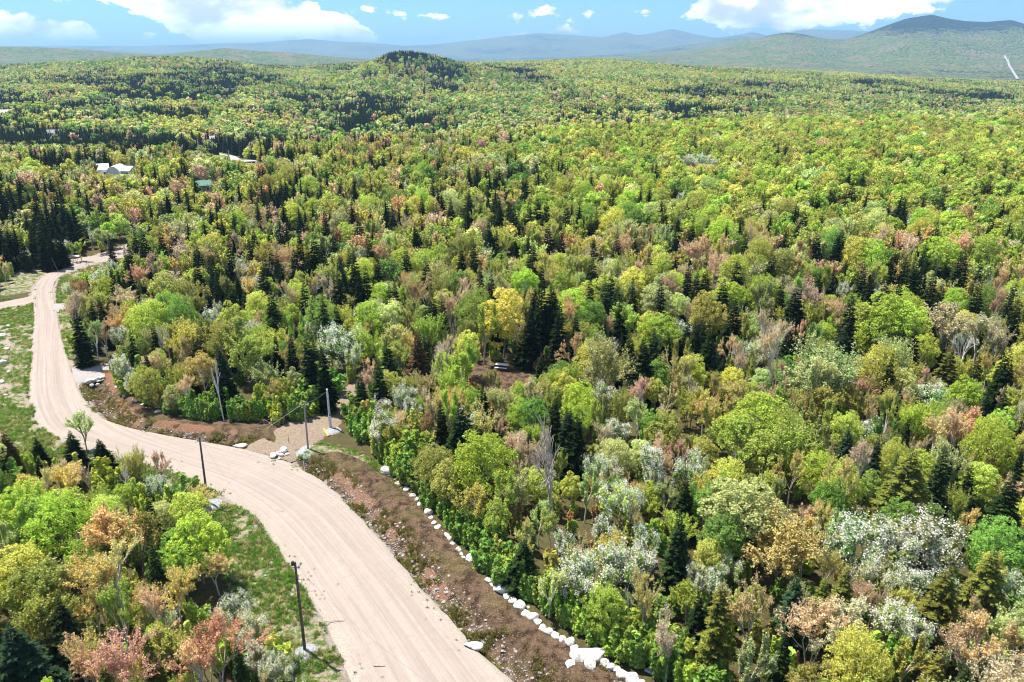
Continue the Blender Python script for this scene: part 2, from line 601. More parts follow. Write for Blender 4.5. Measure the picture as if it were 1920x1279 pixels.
# ------------------------------------------------------------------ the lie of the land
ROAD = [(800, 1500, 1180, 1500), (715, 1370, 1040, 1370), (668, 1279, 958, 1279), (622, 1180, 866, 1195), (568, 1095, 790, 1105),
        (515, 1010, 725, 1030), (455, 950, 660, 955), (385, 906, 605, 905), (310, 880, 545, 868), (250, 862, 490, 848),
        (190, 845, 400, 831), (135, 828, 300, 814), (90, 810, 215, 795), (68, 780, 172, 770), (57, 735, 145, 730),
        (60, 680, 128, 680), (63, 630, 112, 630), (66, 590, 105, 590), (62, 560, 99, 560), (66, 538, 97, 540),
        (84, 516, 108, 520), (112, 500, 135, 507), (145, 486, 172, 494), (180, 476, 205, 486), (235, 458, 265, 467), (285, 432, 312, 440)]
SIDE_TRACK = [(455, 842, 545, 866), (500, 812, 585, 838), (540, 790, 625, 806), (590, 765, 650, 776), (630, 740, 668, 746), (655, 722, 684, 725), (690, 700, 712, 703)]
DRIVE_A = [(134, 690, 140, 716), (165, 689, 178, 714), (205, 680, 209, 702), (235, 668, 236, 684)]
DRIVE_B = [(97, 569, 103, 584), (140, 567, 142, 580), (170, 560, 172, 570)]
DRIVE_C = [(66, 552, 66, 568), (30, 559, 30, 575), (-20, 567, -20, 584), (-120, 576, -120, 594)]
DRIVE_D = [(176, 477, 178, 488), (130, 484, 132, 492), (80, 492, 82, 501), (20, 506, 22, 515), (-60, 520, -58, 530)]


def strip_edges(pairs, per=10):
    A = np.array([np.concatenate([P(a, b), P(c, d)]) for a, b, c, d in pairs])
    S = catmull(A, per)
    return S[:, :2], S[:, 2:]


RL, RR = strip_edges(ROAD, 12)
STRIPS = {'side': strip_edges(SIDE_TRACK), 'a': strip_edges(DRIVE_A), 'b': strip_edges(DRIVE_B), 'c': strip_edges(DRIVE_C), 'd': strip_edges(DRIVE_D)}
ROAD_POLY = np.concatenate([RL, RR[::-1]])
STRIP_POLY = {k: np.concatenate([a, b[::-1]]) for k, (a, b) in STRIPS.items()}

DITCH1 = gpoly([(176, 716), (193, 745), (215, 775), (260, 800), (330, 817), (400, 826), (455, 832)])
DITCH2 = gpoly([(572, 872), (612, 890), (662, 928), (705, 975), (750, 1020), (795, 1075), (842, 1130), (895, 1190), (955, 1245), (1000, 1279), (1080, 1350)])
CLAY1 = gpoly([(203, 705), (222, 755), (258, 785), (330, 800), (440, 812)])
CLAY2 = gpoly([(600, 868), (645, 892), (672, 922), (705, 950), (735, 985), (790, 1050), (832, 1105)])
SOIL = [gpoly([(555, 858), (640, 850), (720, 880), (770, 920), (830, 1000), (900, 1080), (1000, 1170), (1070, 1215), (1190, 1279), (1320, 1360), (1060, 1360),
               (950, 1265), (860, 1170), (770, 1080), (700, 1000), (630, 920)]),
        gpoly([(150, 700), (215, 690), (240, 735), (320, 772), (460, 788), (575, 782), (500, 838), (330, 822), (240, 805), (170, 770), (150, 730)])]
GRASS = [gpoly([(-160, 560), (62, 560), (66, 640), (55, 720), (68, 790), (150, 835), (60, 875), (-160, 880)]),
         gpoly([(100, 840), (230, 860), (330, 885), (420, 928), (480, 970), (530, 1040), (590, 1140), (650, 1255), (700, 1370), (480, 1370), (430, 1110),
                (390, 1000), (320, 940), (230, 900)]),
         gpoly([(600, 830), (680, 850), (740, 895), (690, 905), (640, 868), (570, 862), (540, 850)]),
         gpoly([(0, 500), (110, 490), (60, 545), (0, 555)]),
         gpoly([(105, 560), (112, 520), (150, 505), (170, 530), (150, 600), (140, 680), (124, 670)])]
GRAVEL = [gpoly([(-20, 590), (12, 590), (22, 640), (20, 760), (-40, 780)])]
CLEARING = gpoly([(868, 690), (915, 672), (975, 690), (1022, 700), (1015, 730), (975, 765), (900, 745)])
OPEN = gpoly([(560, 1560), (540, 1340), (545, 1279), (520, 1200), (445, 1125), (425, 1060), (405, 1000), (335, 935), (260, 898), (140, 892), (60, 885), (-60, 885),
              (-160, 800), (-160, 590), (-60, 545), (0, 540), (40, 516), (80, 498), (110, 482), (190, 470), (215, 480), (160, 512), (112, 545), (108, 570), (125, 640), (132, 690),
              (205, 690), (235, 742), (330, 780), (420, 794), (560, 790), (612, 760), (660, 722), (698, 700), (712, 706), (672, 760), (650, 800), (700, 862), (750, 905),
              (800, 960), (860, 1022), (920, 1090), (1000, 1145), (1080, 1200), (1160, 1245), (1250, 1290), (1400, 1400), (1500, 1560)])

SIL_U = [-700, -300, 0, 120, 250, 330, 420, 480, 560, 620, 700, 800, 870, 1000, 1130, 1280, 1450, 1600, 1750, 1920, 2200, 2700]
SIL_V = [128, 124, 119, 113, 108, 108, 112, 119, 122, 117, 112, 112, 114, 110, 108, 118, 128, 134, 143, 152, 162, 170]
MOUNTS = [  # (distance, near slope, far slope, skyline)
    (6000, 2000, 2000, [(900, 118), (1000, 114), (1150, 106), (1240, 101), (1300, 95), (1350, 86), (1400, 76), (1440, 66), (1470, 61), (1500, 64), (1545, 73), (1580, 74), (1610, 66), (1650, 50), (1690, 35),
                        (1735, 28), (1770, 36), (1800, 40), (1840, 42), (1860, 40), (1885, 38), (1920, 48), (1980, 60), (2100, 70), (2400, 95)]),
    (9000, 1400, 1400, [(1050, 108), (1180, 100), (1260, 88), (1330, 78), (1385, 67), (1420, 72), (1500, 86), (1600, 100)]),
    (4300, 1000, 1200, [(-700, 92), (-300, 84), (0, 87), (60, 88), (150, 92), (230, 98), (300, 102), (360, 97), (420, 90), (480, 95), (560, 100), (640, 108), (760, 116)]),
    (14000, 2400, 2800, [(-900, 70), (-300, 78), (0, 86), (140, 86), (260, 86), (340, 84), (400, 82), (480, 80), (540, 76), (582, 73), (640, 78), (690, 80), (760, 86), (830, 82), (900, 74), (950, 68), (1010, 62),
                         (1060, 65), (1130, 70), (1170, 60), (1192, 66), (1225, 62), (1258, 54), (1300, 64), (1340, 71), (1380, 66), (1410, 60), (1440, 68), (1480, 60), (1510, 55), (1570, 56), (1640, 60),
                         (1800, 66), (2100, 62), (2700, 80)]),
]


def land(x, y):
    """height of the open land; x, y arrays in metres, camera over the origin"""
    x, y = np.asarray(x, float), np.asarray(y, float)
    Y = np.maximum(y, 1.0)
    t = np.clip(x / Y, -1.2, 1.2)
    u = 960 + 1549 * t
    e = np.interp(u, [-700, 0, 640, 960, 1280, 1920, 2600], [270, 285, 345, 380, 440, 500, 540])   # brow of the near plateau
    yc = np.interp(u, [-700, 0, 500, 960, 1400, 1920, 2600], [1700, 1650, 1750, 1900, 1900, 1700, 1600])
    zc = CAM_H - np.interp(u, SIL_U, [ratio(v) for v in SIL_V]) * yc - 10.5
    vz = np.interp(u, [0, 960, 1920], [-13, -22, -26])
    yv_ = e + 170
    z = np.zeros_like(Y)
    a = np.clip((Y - e) / 170.0, 0, 1)
    z = vz * a * a * (3 - 2 * a)
    b = np.clip((Y - yv_) / (yc - yv_), 0, 1)
    bb = 0.35 * b + 0.65 * (b * b * (3 - 2 * b))
    z = z + (zc - vz) * bb
    base = -70.0
    c = np.clip((Y - yc) / 1100.0, 0, 1)
    z = z + (base - z) * (c * c * (3 - 2 * c))
    # wooded knoll left of centre
    kx, ky = (752 - 960) / 1549 * 1330, 1330.0
    dx = x - kx
    sx = np.where(dx < 0, 62.0, 125.0)
    z = z + 35.0 * np.exp(-(dx / sx) ** 2 - ((Y - ky) / 170.0) ** 2)
    ky2 = 1550.0
    z = z + 7.0 * np.exp(-((x - (290 - 960) / 1549 * ky2) / 170) ** 2 - ((Y - ky2) / 200.0) ** 2)
    amp = np.clip((Y - 450) / 600, 0, 1)
    z = z + amp * (fbm(x / 210.0, y / 210.0, 5, 3) - 0.5) * 9.0
    for (D, wn, wf, sk) in MOUNTS:
        us, vs = zip(*sk)
        zp = CAM_H - np.interp(u, us, [ratio(v) for v in vs]) * D
        if us[0] > -600:
            zp = np.where(u < us[0], base, zp)
        if us[-1] < 2000:
            zp = np.where(u > us[-1], base, zp)
        d = Y - D
        w = np.where(d < 0, wn, wf)
        g = np.exp(-(d / w) ** 2 * 1.8)
        rough = (fbm(x / (D * 0.06), y / (D * 0.06), 17, 4) - 0.5) * 2.0
        zz = base + (zp - base) * np.clip(g * (1 + 0.35 * rough * (1 - g)), 0, 1)
        z = np.maximum(z, zz)
    # small swells close by
    near = np.clip((np.hypot(x, y) - 90) / 150, 0, 1) * np.clip((e - Y) / 100, 0, 1)
    z = z + near * (fbm(x / 70.0, y / 70.0, 31, 2) - 0.5) * 3.0
    return z


def zat(x, y):
    return float(land(np.array([x]), np.array([y]))[0])


def hit(u, v, lift=0.0):
    """where the line of sight through a photograph point meets the land (plus lift)"""
    Ys = np.concatenate([np.arange(40, 600, 1.0), np.arange(600, 6000, 6.0), np.arange(6000, 20000, 40.0)])
    yv = (v - 639.5) / FPX
    k = Ys / (CP - yv * SP)
    X = (u - 960) / FPX * k
    zr = CAM_H - (SP + yv * CP) * k
    g = land(X, Ys) + lift
    i = int(np.argmax(zr <= g))
    return X[i], Ys[i], g[i] - lift


# ---- ground sheets
FINE = np.radians(np.concatenate([np.arange(-180, -52, 6.0), np.arange(-52, 52.01, 0.3), np.arange(58, 181, 6.0)]))
NTH = len(FINE)
r1 = 14 * 1.0105 ** np.arange(0, int(math.log(330 / 14) / math.log(1.0105)) + 1)
r2 = r1[-1] * 1.022 ** np.arange(0, int(math.log(2900 / r1[-1]) / math.log(1.022)) + 1)
r3 = r2[-1] * 1.022 ** np.arange(0, int(math.log(42000 / r2[-1]) / math.log(1.022)) + 2)


def polar_sheet(name, rs, mat, local=False, cap=False):
    R, T = np.meshgrid(rs, FINE, indexing='ij')
    X, Y = R * np.sin(T), R * np.cos(T)
    x, y = X.ravel(), Y.ravel()
    z = land(x, y)
    atts = {}
    if local:
        pts = np.stack([x, y], 1)
        k = np.zeros(len(pts))
        dr = dpoly(pts, ROAD_POLY, True)
        inside = inpoly(pts, ROAD_POLY)
        z = z - 0.30 * inside - 0.30 * np.clip(1 - dr / 0.6, 0, 1) * (~inside)
        for k_, poly in STRIP_POLY.items():
            ins = inpoly(pts, poly)
            z = z - 0.22 * ins
        d1 = np.minimum(dpoly(pts, DITCH1), dpoly(pts, DITCH2))
        z = z - 1.0 * np.exp(-(d1 / 1.25) ** 2)
        z = z + 0.35 * np.exp(-((d1 - 3.4) / 1.5) ** 2) * (~inside) * (dr > 2.2)
        z = z + (fbm(x * 0.9, y * 0.9, 3, 3) - 0.5) * 0.28 * (~inside)

        def zone(polys, soft):
            a = np.zeros(len(pts))
            for p in polys:
                i = inpoly(pts, p)
                d = dpoly(pts, p, True)
                a = np.maximum(a, np.clip(0.5 + np.where(i, d, -d) / soft, 0, 1))
            return a
        atts['grass'] = zone(GRASS, 2.0)
        atts['soil'] = np.maximum(zone(SOIL, 1.6), 0.9 * zone([CLEARING], 3.0))
        atts['gravel'] = np.maximum(zone(GRAVEL, 2.0), np.clip(1.15 - dr / 1.3, 0, 1) * 0.85)
        dc = np.minimum(dpoly(pts, CLAY1), dpoly(pts, CLAY2))
        atts['clay'] = np.clip(0.98 - dc / 1.3, 0, 1) - 0.55 * np.clip((fbm(x * 0.35, y * 0.35, 61, 3) - 0.52) * 6, 0, 1) * (y < 110)
    nr = len(rs)
    V = np.stack([x, y, z], 1)
    i = np.arange(nr - 1)[:, None] * NTH
    j = np.arange(NTH - 1)[None, :]
    F = np.stack([i + j, i + j + 1, i + NTH + j + 1, i + NTH + j], -1).reshape(-1, 4)
    Fl = F[:, ::-1].tolist()
    if cap:
        Vc = np.array([[0, 0, 0.0]])
        V = np.concatenate([V, Vc])
        ci = len(V) - 1
        Fl += [[ci, b, a] for a, b in zip(range(NTH - 1), range(1, NTH))]
        for k in atts:
            atts[k] = np.append(atts[k], 0)
    me = make_mesh(name, V, Fl, [mat], smooth=True)
    for k, a in atts.items():
        at = me.attributes.new(k, 'FLOAT', 'POINT')
        at.data.foreach_set('value', a.astype(np.float32))
    return obj(name, me)


tag(polar_sheet('ground', r1, 'ground', True, True), kind='structure')
tag(polar_sheet('hills', r2, 'forest_floor'), kind='structure')
mts = tag(polar_sheet('mountains', r3, 'far_woods'), kind='structure')
mv = np.empty(len(mts.data.vertices) * 3)
mts.data.vertices.foreach_get('co', mv)
mv = mv.reshape(-1, 3)
ca = np.clip((mv[:, 2] - 135) / 110, -0.25, 0.9) * (np.hypot(mv[:, 0], mv[:, 1]) < 8000) + 0.15 * (mv[:, 2] < -40)
at = mts.data.attributes.new('conifer', 'FLOAT', 'POINT')
at.data.foreach_set('value', ca.astype(np.float32))


def strip_mesh(name, L, R, mat, m=12, zoff=0.0, crown=0.10, ragged=0.35, seed=1, use_land=True):
    n = len(L)
    W = np.linalg.norm(R - L, axis=1)
    dirv = (R - L) / W[:, None]
    al = np.concatenate([[0], np.cumsum(np.linalg.norm(np.diff((L + R) / 2, axis=0), axis=1))])
    rg = ragged * (fbm(al * 0.45, al * 0 + seed, seed, 3) - 0.5) * 2
    rg2 = ragged * (fbm(al * 0.45, al * 0 + seed + 9, seed, 3) - 0.5) * 2
    L2 = L - dirv * 0.35
    R2 = R + dirv * 0.35
    s = np.linspace(0, 1, m + 1)
    G = L2[:, None, :] * (1 - s)[None, :, None] + R2[:, None, :] * s[None, :, None]
    G[:, 0] -= dirv * rg[:, None]
    G[:, -1] += dirv * rg2[:, None]
    x, y = G[..., 0].ravel(), G[..., 1].ravel()
    zz = land(x, y) if use_land else np.zeros(len(x))
    prof = crown * (1 - (2 * s - 1) ** 2) - 0.22 * (np.abs(2 * s - 1) > 0.97)
    zz = zz + np.tile(prof, n) + zoff + (fbm(x * 1.3, y * 1.3, 8, 2) - 0.5) * 0.05
    V = np.stack([x, y, zz], 1)
    i = np.arange(n - 1)[:, None] * (m + 1)
    j = np.arange(m)[None, :]
    F = np.stack([i + j, i + j + 1, i + m + 1 + j + 1, i + m + 1 + j], -1).reshape(-1, 4)
    me = make_mesh(name, V, F, [mat], smooth=True)
    uvl = me.uv_layers.new(name='UVMap')
    across = (s[None, :] * W[:, None]).ravel()
    along = np.repeat(al, m + 1)
    li = np.empty(len(me.loops), np.int32)
    me.loops.foreach_get('vertex_index', li)
    uvl.data.foreach_set('uv', np.stack([across[li], along[li]], 1).astype(np.float32).ravel())
    e = me.attributes.new('edge', 'FLOAT', 'POINT')
    e.data.foreach_set('value', np.tile(np.abs(2 * s - 1), n).astype(np.float32))
    return obj(name, me)


tag(strip_mesh('road', RL, RR, 'road_gravel', 22, 0.0, 0.14), kind='structure')
tag(strip_mesh('side_track', *STRIPS['side'], 'sandy_track', 8, 0.03, 0.04, 0.8), kind='structure')
tag(strip_mesh('driveway', *STRIPS['a'], 'grey_gravel', 6, 0.035, 0.05, 0.3), kind='structure')
tag(strip_mesh('driveway', *STRIPS['b'], 'grey_gravel', 6, 0.03, 0.05, 0.3), kind='structure')
tag(strip_mesh('driveway', *STRIPS['c'], 'road_gravel', 6, 0.03, 0.05, 0.3), kind='structure')
tag(strip_mesh('driveway', *STRIPS['d'], 'road_gravel', 6, 0.03, 0.05, 0.3), kind='structure')
#@@TREES@@
# ------------------------------------------------------------------ tree kinds
def rodrig(v, axis, ang):
    axis = axis / (np.linalg.norm(axis) + 1e-9)
    return v * math.cos(ang) + np.cross(axis, v) * math.sin(ang) + axis * (axis @ v) * (1 - math.cos(ang))


class Parts:
    """geometry of one tree: wood, foliage, petals - each (V, F)"""
    def __init__(self):
        self.wood, self.leaf, self.petal = [], [], []
        self.bark, self.leafmat = 'bark', 'leaf'
        self.radius = 2.0
        self.height = 8.0


def spruce(seed, H, R, nb=9, dense=1.0, gap=0.30, lod=0):
    g = np.random.default_rng(seed)
    T = Parts()
    T.bark, T.leafmat, T.height, T.radius = 'bark_dark', 'needle', H, R
    T.wood.append(tubes([[0, 0, -0.4], [0, 0, H * 0.55]], [[0, 0, H * 0.55], [0, 0, H * 0.99]], [H * 0.016, H * 0.009], [H * 0.009, 0.012], 5))
    P0, A, Bv, W = [], [], [], []
    z = H * 0.05
    lopsided = g.uniform(0, 6.28)
    while z < H * 0.985:
        f = z / H
        Lm = R * (1 - f) ** 0.82 * (0.30 + 0.70 * min(1, f / 0.10)) + 0.10
        n = max(4, int(nb * (0.55 + 0.45 * (1 - f)) * g.uniform(0.8, 1.2)))
        a0 = g.uniform(0, 6.28)
        for k in range(n):
            a = a0 + k * 6.283 / n + g.normal(0, 0.2)
            L = Lm * g.uniform(0.68, 1.14) * (1 + 0.10 * math.cos(a - lopsided))
            zz = z + g.uniform(-0.5, 0.5) * gap
            rise = (0.45 * f - 0.22) + g.normal(0, 0.07)
            dh = np.array([math.cos(a), math.sin(a), 0.0])
            sd = np.array([-math.sin(a), math.cos(a), 0.0])
            mid = dh * L * 0.55 + np.array([0, 0, zz + L * 0.55 * rise])
            tip = dh * L + np.array([0, 0, zz + L * (rise - 0.10)])
            st = dh * 0.04 + np.array([0, 0, zz])
            # the branch as a flat spray, ragged on both sides
            if lod == 2:
                P0.append((st, mid + sd * L * 0.30, tip, mid - sd * L * 0.30))
                continue
            P0.append((st, mid + sd * L * 0.13, tip, mid - sd * L * 0.13))
            ns = 4 if lod == 1 else max(4, int(9 * dense * L / R + 3))
            for q in range(ns):
                s = 0.22 + 0.78 * (q + g.uniform(0, 0.7)) / ns
                c = st + (mid - st) * min(1, s / 0.55) if s < 0.55 else mid + (tip - mid) * (s - 0.55) / 0.45
                l = L * (0.40 * (1 - s) + 0.13) * g.uniform(0.7, 1.3)
                for sg in (-1, 1):
                    dv = dh * g.uniform(0.45, 0.9) + sd * sg * g.uniform(0.7, 1.0) + np.array([0, 0, -g.uniform(0.05, 0.45)])
                    dv /= np.linalg.norm(dv)
                    wv = np.cross(dv, np.array([0, 0, 1.0]) + g.normal(0, 0.5, 3))
                    wv = wv / (np.linalg.norm(wv) + 1e-9) * l * (0.24 if lod == 0 else 0.34)
                    m = c + dv * l * 0.5
                    P0.append((c, m + wv, c + dv * l, m - wv))
        z += gap * g.uniform(0.75, 1.2) * (0.6 + 0.55 * (1 - f)) * (1.0 if lod == 0 else (1.35 if lod == 1 else 2.6))
    V = np.array(P0).reshape(-1, 3)
    T.leaf.append((V, np.arange(len(V)).reshape(-1, 4)))
    if lod:                                            # a slim solid core keeps far spruces dark inside
        k = 6
        ang = np.arange(k) * 2 * math.pi / k
        ring = np.stack([np.cos(ang) * R * 0.42, np.sin(ang) * R * 0.42, np.full(k, H * 0.06)], 1)
        V = np.concatenate([ring, [[0, 0, H * 0.9]]])
        T.leaf.append((V, np.array([[i, (i + 1) % k, k, k] for i in range(k)])))
    return T


def broadleaf(seed, H, R, nleaf=4200, size=0.19, lobes=22, low=0.24, bark='bark', lod=0, tall=1.0):
    g = np.random.default_rng(seed)
    T = Parts()
    T.bark, T.height, T.radius = bark, H, R
    cz, hz = H * (0.5 + low / 2), H * (0.5 - low / 2)
    c, rr = [], []
    for i in range(lobes):
        for _ in range(40):
            d = g.normal(size=3)
            d /= np.linalg.norm(d)
            if d[2] < -0.75:
                continue
            q = d * g.uniform(0.42, 0.82)
            taper = 1.0 - 0.30 * max(0, q[2]) * tall
            p = np.array([q[0] * R * taper, q[1] * R * taper, cz + q[2] * hz])
            if all(np.linalg.norm(p - o) > 0.34 * R for o in c) or _ == 39:
                break
        c.append(p)
        rr.append(R * g.uniform(0.26, 0.44))
    c, rr = np.array(c), np.array(rr)
    # limbs
    P0, P1, R0, R1 = [], [], [], []
    lean = g.normal(0, 0.035, 2)

    def tr(z):
        return np.array([lean[0] * z, lean[1] * z, z])
    zs = np.linspace(-0.4, H * 0.80, 5)
    for a, b in zip(zs[:-1], zs[1:]):
        P0.append(tr(a)); P1.append(tr(b)); R0.append(H * 0.015 * (1.02 - a / H)); R1.append(H * 0.015 * (1.02 - b / H))
    for p in c if lod == 0 else c[::3]:
        z0 = np.clip(p[2] - np.hypot(p[0], p[1]) * g.uniform(0.7, 1.3), H * 0.12, H * 0.75)
        s = tr(z0)
        m = s + (p - s) * 0.55 + np.array([0, 0, 0.12 * np.linalg.norm(p - s)])
        P0 += [s, m]; P1 += [m, p]; R0 += [H * 0.006, H * 0.0042]; R1 += [H * 0.0042, H * 0.0018]
    T.wood.append(tubes(P0, P1, R0, R1, 5 if lod == 0 else 4))
    w = rr ** 2
    cnt = np.maximum(3, (nleaf * w / w.sum()).astype(int))
    pts, outs = [], []
    for p, r, n in zip(c, rr, cnt):
        d = unit(g.normal(size=(n * 2, 3)))
        axis = unit((p - np.array([0, 0, cz * 0.85]))[None])[0]
        keep = (d @ (axis * 0.6 + np.array([0, 0, 0.6]))) > g.uniform(-0.75, 0.25, len(d))
        d = d[keep][:n]
        # clumps: squeeze directions towards a few shoots
        sh = unit(g.normal(size=(7, 3)) + axis * 0.8)
        b = sh[np.argmax(d @ sh.T, axis=1)]
        d = unit(d * 0.72 + b * 0.45)
        rad = r * (g.uniform(0.55, 1.0, len(d)) ** 0.5) * (1 + 0.22 * (d * b).sum(1) ** 6)
        q = p + d * rad[:, None]
        pts.append(q)
        outs.append(d)
    pts, outs = np.concatenate(pts), np.concatenate(outs)
    outs = outs + np.array([0, 0, 0.5])
    T.leaf.append(leaves(pts, np.full(len(pts), size), g, outs))
    if lod:
        for p, r in zip(c, rr):                         # leafy mass inside each lobe
            T.leaf.append(ico(p, r * (0.80 if lod == 1 else 0.92), g))
    return T


def ico(p, r, g):
    t = (1 + 5 ** 0.5) / 2
    V = np.array([(-1, t, 0), (1, t, 0), (-1, -t, 0), (1, -t, 0), (0, -1, t), (0, 1, t), (0, -1, -t), (0, 1, -t), (t, 0, -1), (t, 0, 1), (-t, 0, -1), (-t, 0, 1)], float)
    V = unit(V) * r * g.uniform(0.75, 1.15, (12, 1)) + p
    F = np.array([(0, 11, 5), (0, 5, 1), (0, 1, 7), (0, 7, 10), (0, 10, 11), (1, 5, 9), (5, 11, 4), (11, 10, 2), (10, 7, 6), (7, 1, 8), (3, 9, 4), (3, 4, 2), (3, 2, 6), (3, 6, 8), (3, 8, 9),
                  (4, 9, 5), (2, 4, 11), (6, 2, 10), (8, 6, 7), (9, 8, 1)])
    return V, np.concatenate([F, F[:, 2:3]], 1)


def twiggy(seed, H, R, nleaf=2600, size=0.10, bark='bark_pale', depth=4, fork=0.25, kids=(3, 5), spread=0.55, leafy=True, stems=1, along=0.45, lod=0, up=0.35, trunk=None):
    """a tree whose fine twigs show: bare or in bud"""
    g = np.random.default_rng(seed)
    T = Parts()
    T.bark, T.height, T.radius = bark, H, R
    P0, P1, R0, R1, LV, tips = [], [], [], [], [], []

    def grow(p, d, L, r, lev):
        q = p
        nseg = 2 if lev < 2 else 1
        for s in range(nseg):
            d2 = d + g.normal(0, 0.10, 3) + np.array([0, 0, up * 0.22])
            d2 /= np.linalg.norm(d2)
            e = q + d2 * L / nseg
            ra, rb = r * (1 - 0.3 * s / nseg), r * (1 - 0.3 * (s + 1) / nseg)
            P0.append(q); P1.append(e); R0.append(ra); R1.append(rb); LV.append(lev)
            if lev >= depth - (1 if depth < 4 else 2) and lev > 1:
                tips.append((q, e))
            q, d = e, d2
            if lev == 0 and s == 0 and nseg > 1:
                continue
        if lev >= depth:
            return
        n = g.integers(kids[0], kids[1] + 1)
        for k in range(n):
            ax = np.cross(d, g.normal(size=3))
            a = g.uniform(0.5, 1.15) * spread * (1.15 if lev == 0 else 1.0)
            nd_ = rodrig(d, ax, a)
            st = q if k < 2 else p + (q - p) * g.uniform(0.45, 1.0)
            grow(st, nd_, L * g.uniform(0.55, 0.80), r * 0.58, lev + 1)
    base = H * (trunk or (0.24 if stems == 1 else 0.22))
    for s in range(stems):
        a = s * 6.283 / max(stems, 1) + g.uniform(0, 0.8)
        tilt = 0.04 if stems == 1 else g.uniform(0.15, 0.38)
        d = np.array([math.cos(a) * tilt, math.sin(a) * tilt, 1.0])
        d /= np.linalg.norm(d)
        p = np.array([math.cos(a), math.sin(a), 0]) * (0.0 if stems == 1 else 0.15) + np.array([0, 0, -0.3])
        grow(p, d, base, H * (0.015 if stems == 1 else 0.008), 0)
    P0, P1, R0, R1, LV = map(np.array, (P0, P1, R0, R1, LV))
    # fit the grown tree to its height and spread
    top = P1[:, 2].max()
    sp_ = np.percentile(np.hypot(P1[:, 0], P1[:, 1]), 94) + 1e-6
    sc_ = np.array([R / sp_, R / sp_, H / top])
    P0, P1 = P0 * sc_, P1 * sc_
    lo = LV <= 1
    T.wood.append(tubes(P0[lo], P1[lo], R0[lo], R1[lo], 5))
    mn = 0.012 if lod == 0 else 0.03
    if lod < 2:
        T.wood.append(tubes(P0[~lo], P1[~lo], np.maximum(R0[~lo], mn), np.maximum(R1[~lo], mn * 0.6), 3))
    if leafy:
        a = np.array([t[0] for t in tips]) * sc_
        b = np.array([t[1] for t in tips]) * sc_
        i = g.integers(0, len(a), nleaf)
        s = g.uniform(1 - along * 2, 1.12, nleaf)[:, None]
        pts = a[i] + (b[i] - a[i]) * s + g.normal(0, 0.06 * R / 2, (nleaf, 3))
        T.leaf.append(leaves(pts, np.full(nleaf, size), g, np.tile([[0, 0, 0.35]], (nleaf, 1))))
    T.tips = P1[LV >= depth - 1] if len(P1) else P1
    return T


def blossom(seed, H, R, nleaf=2800, npet=3300, size=0.058, lod=0):
    T = twiggy(seed, H, R, nleaf, size * 1.9, 'bark', 3, kids=(3, 5), spread=0.6, stems=4, along=0.6, lod=lod)
    g = np.random.default_rng(seed + 500)
    tips = T.tips
    ok = tips[:, 2] > H * 0.30
    tips = tips[ok]
    sel = tips[g.random(len(tips)) < 0.45]
    i = g.integers(0, len(sel), npet)
    pts = sel[i] + g.normal(0, 1, (npet, 3)) * np.array([0.16, 0.16, 0.20]) * R / 2.0
    T.petal.append(leaves(pts, np.full(npet, size), g, np.tile([[0, -0.1, 0.5]], (npet, 1)), 0.8))
    return T


def bush(seed, H, R, nleaf=1700, size=0.15, lod=0):
    g = np.random.default_rng(seed)
    T = Parts()
    T.bark, T.height, T.radius = 'bark', H, R
    P0, P1, R0, R1, pts, outs = [], [], [], [], [], []
    ns = 9
    for s in range(ns):
        a = s * 6.283 / ns + g.uniform(-0.3, 0.3)
        rr = R * g.uniform(0.15, 0.75)
        h = H * g.uniform(0.6, 1.0) * (1.12 - 0.4 * rr / R)
        b = np.array([math.cos(a) * rr * 0.4, math.sin(a) * rr * 0.4, -0.2])
        t = np.array([math.cos(a) * rr, math.sin(a) * rr, h])
        P0.append(b); P1.append(t); R0.append(0.035); R1.append(0.012)
        n = nleaf // ns
        f = g.uniform(0.08, 1.0, n) ** 0.7
        w = (R * 0.42) * (1.08 - f) ** 0.5 * (0.45 + 0.55 * np.sin(np.clip(f * 9 + s, 0, 99)) ** 2)
        d = g.normal(size=(n, 3))
        d[:, 2] *= 0.5
        d = unit(d)
        q = b + (t - b) * f[:, None] + d * (w * g.uniform(0.5, 1.0, n))[:, None]
        q[:, 2] = np.maximum(q[:, 2], 0.03)
        pts.append(q); outs.append(d + np.array([0, 0, 0.6]))
    T.wood.append(tubes(P0, P1, R0, R1, 4))
    pts, outs = np.concatenate(pts), np.concatenate(outs)
    T.leaf.append(leaves(pts, np.full(len(pts), size), g, outs))
    return T


def part_meshes(name, T, seed):
    g = np.random.default_rng(seed)
    r = {}
    V, F = joinVF(T.wood)
    r['trunk'] = make_mesh(name + '_trunk', V, F, [T.bark], smooth=True)
    if T.leaf:
        V, F = joinVF(T.leaf)
        r['crown'] = make_mesh(name + '_crown', V, clean(F), [T.leafmat], g.random(len(F)))
    if T.petal:
        V, F = joinVF(T.petal)
        r['blossom'] = make_mesh(name + '_blossom', V, F, ['petal'], g.random(len(F)))
    return r


def clean(F):
    return [list(f[:3]) if f[2] == f[3] else list(f) for f in F.tolist()]


def whole_mesh(name, T, seed, wood=True):
    g = np.random.default_rng(seed)
    parts, mats, fm = [], [], []
    for lst, m in ((T.wood if wood else [], T.bark), (T.leaf, T.leafmat), (T.petal, 'petal')):
        if lst:
            V, F = joinVF(lst)
            parts.append((V, F))
            fm.append(np.full(len(F), len(mats)))
            mats.append(m)
    V, F = joinVF(parts)
    return make_mesh(name, V, clean(F), mats, g.random(len(F)), np.concatenate(fm))


# ---- prototypes: near form (parts) and two simpler far forms for the masses
KINDS = {}      # kind -> list of variants: dict(parts, H, R, near, mid, far)


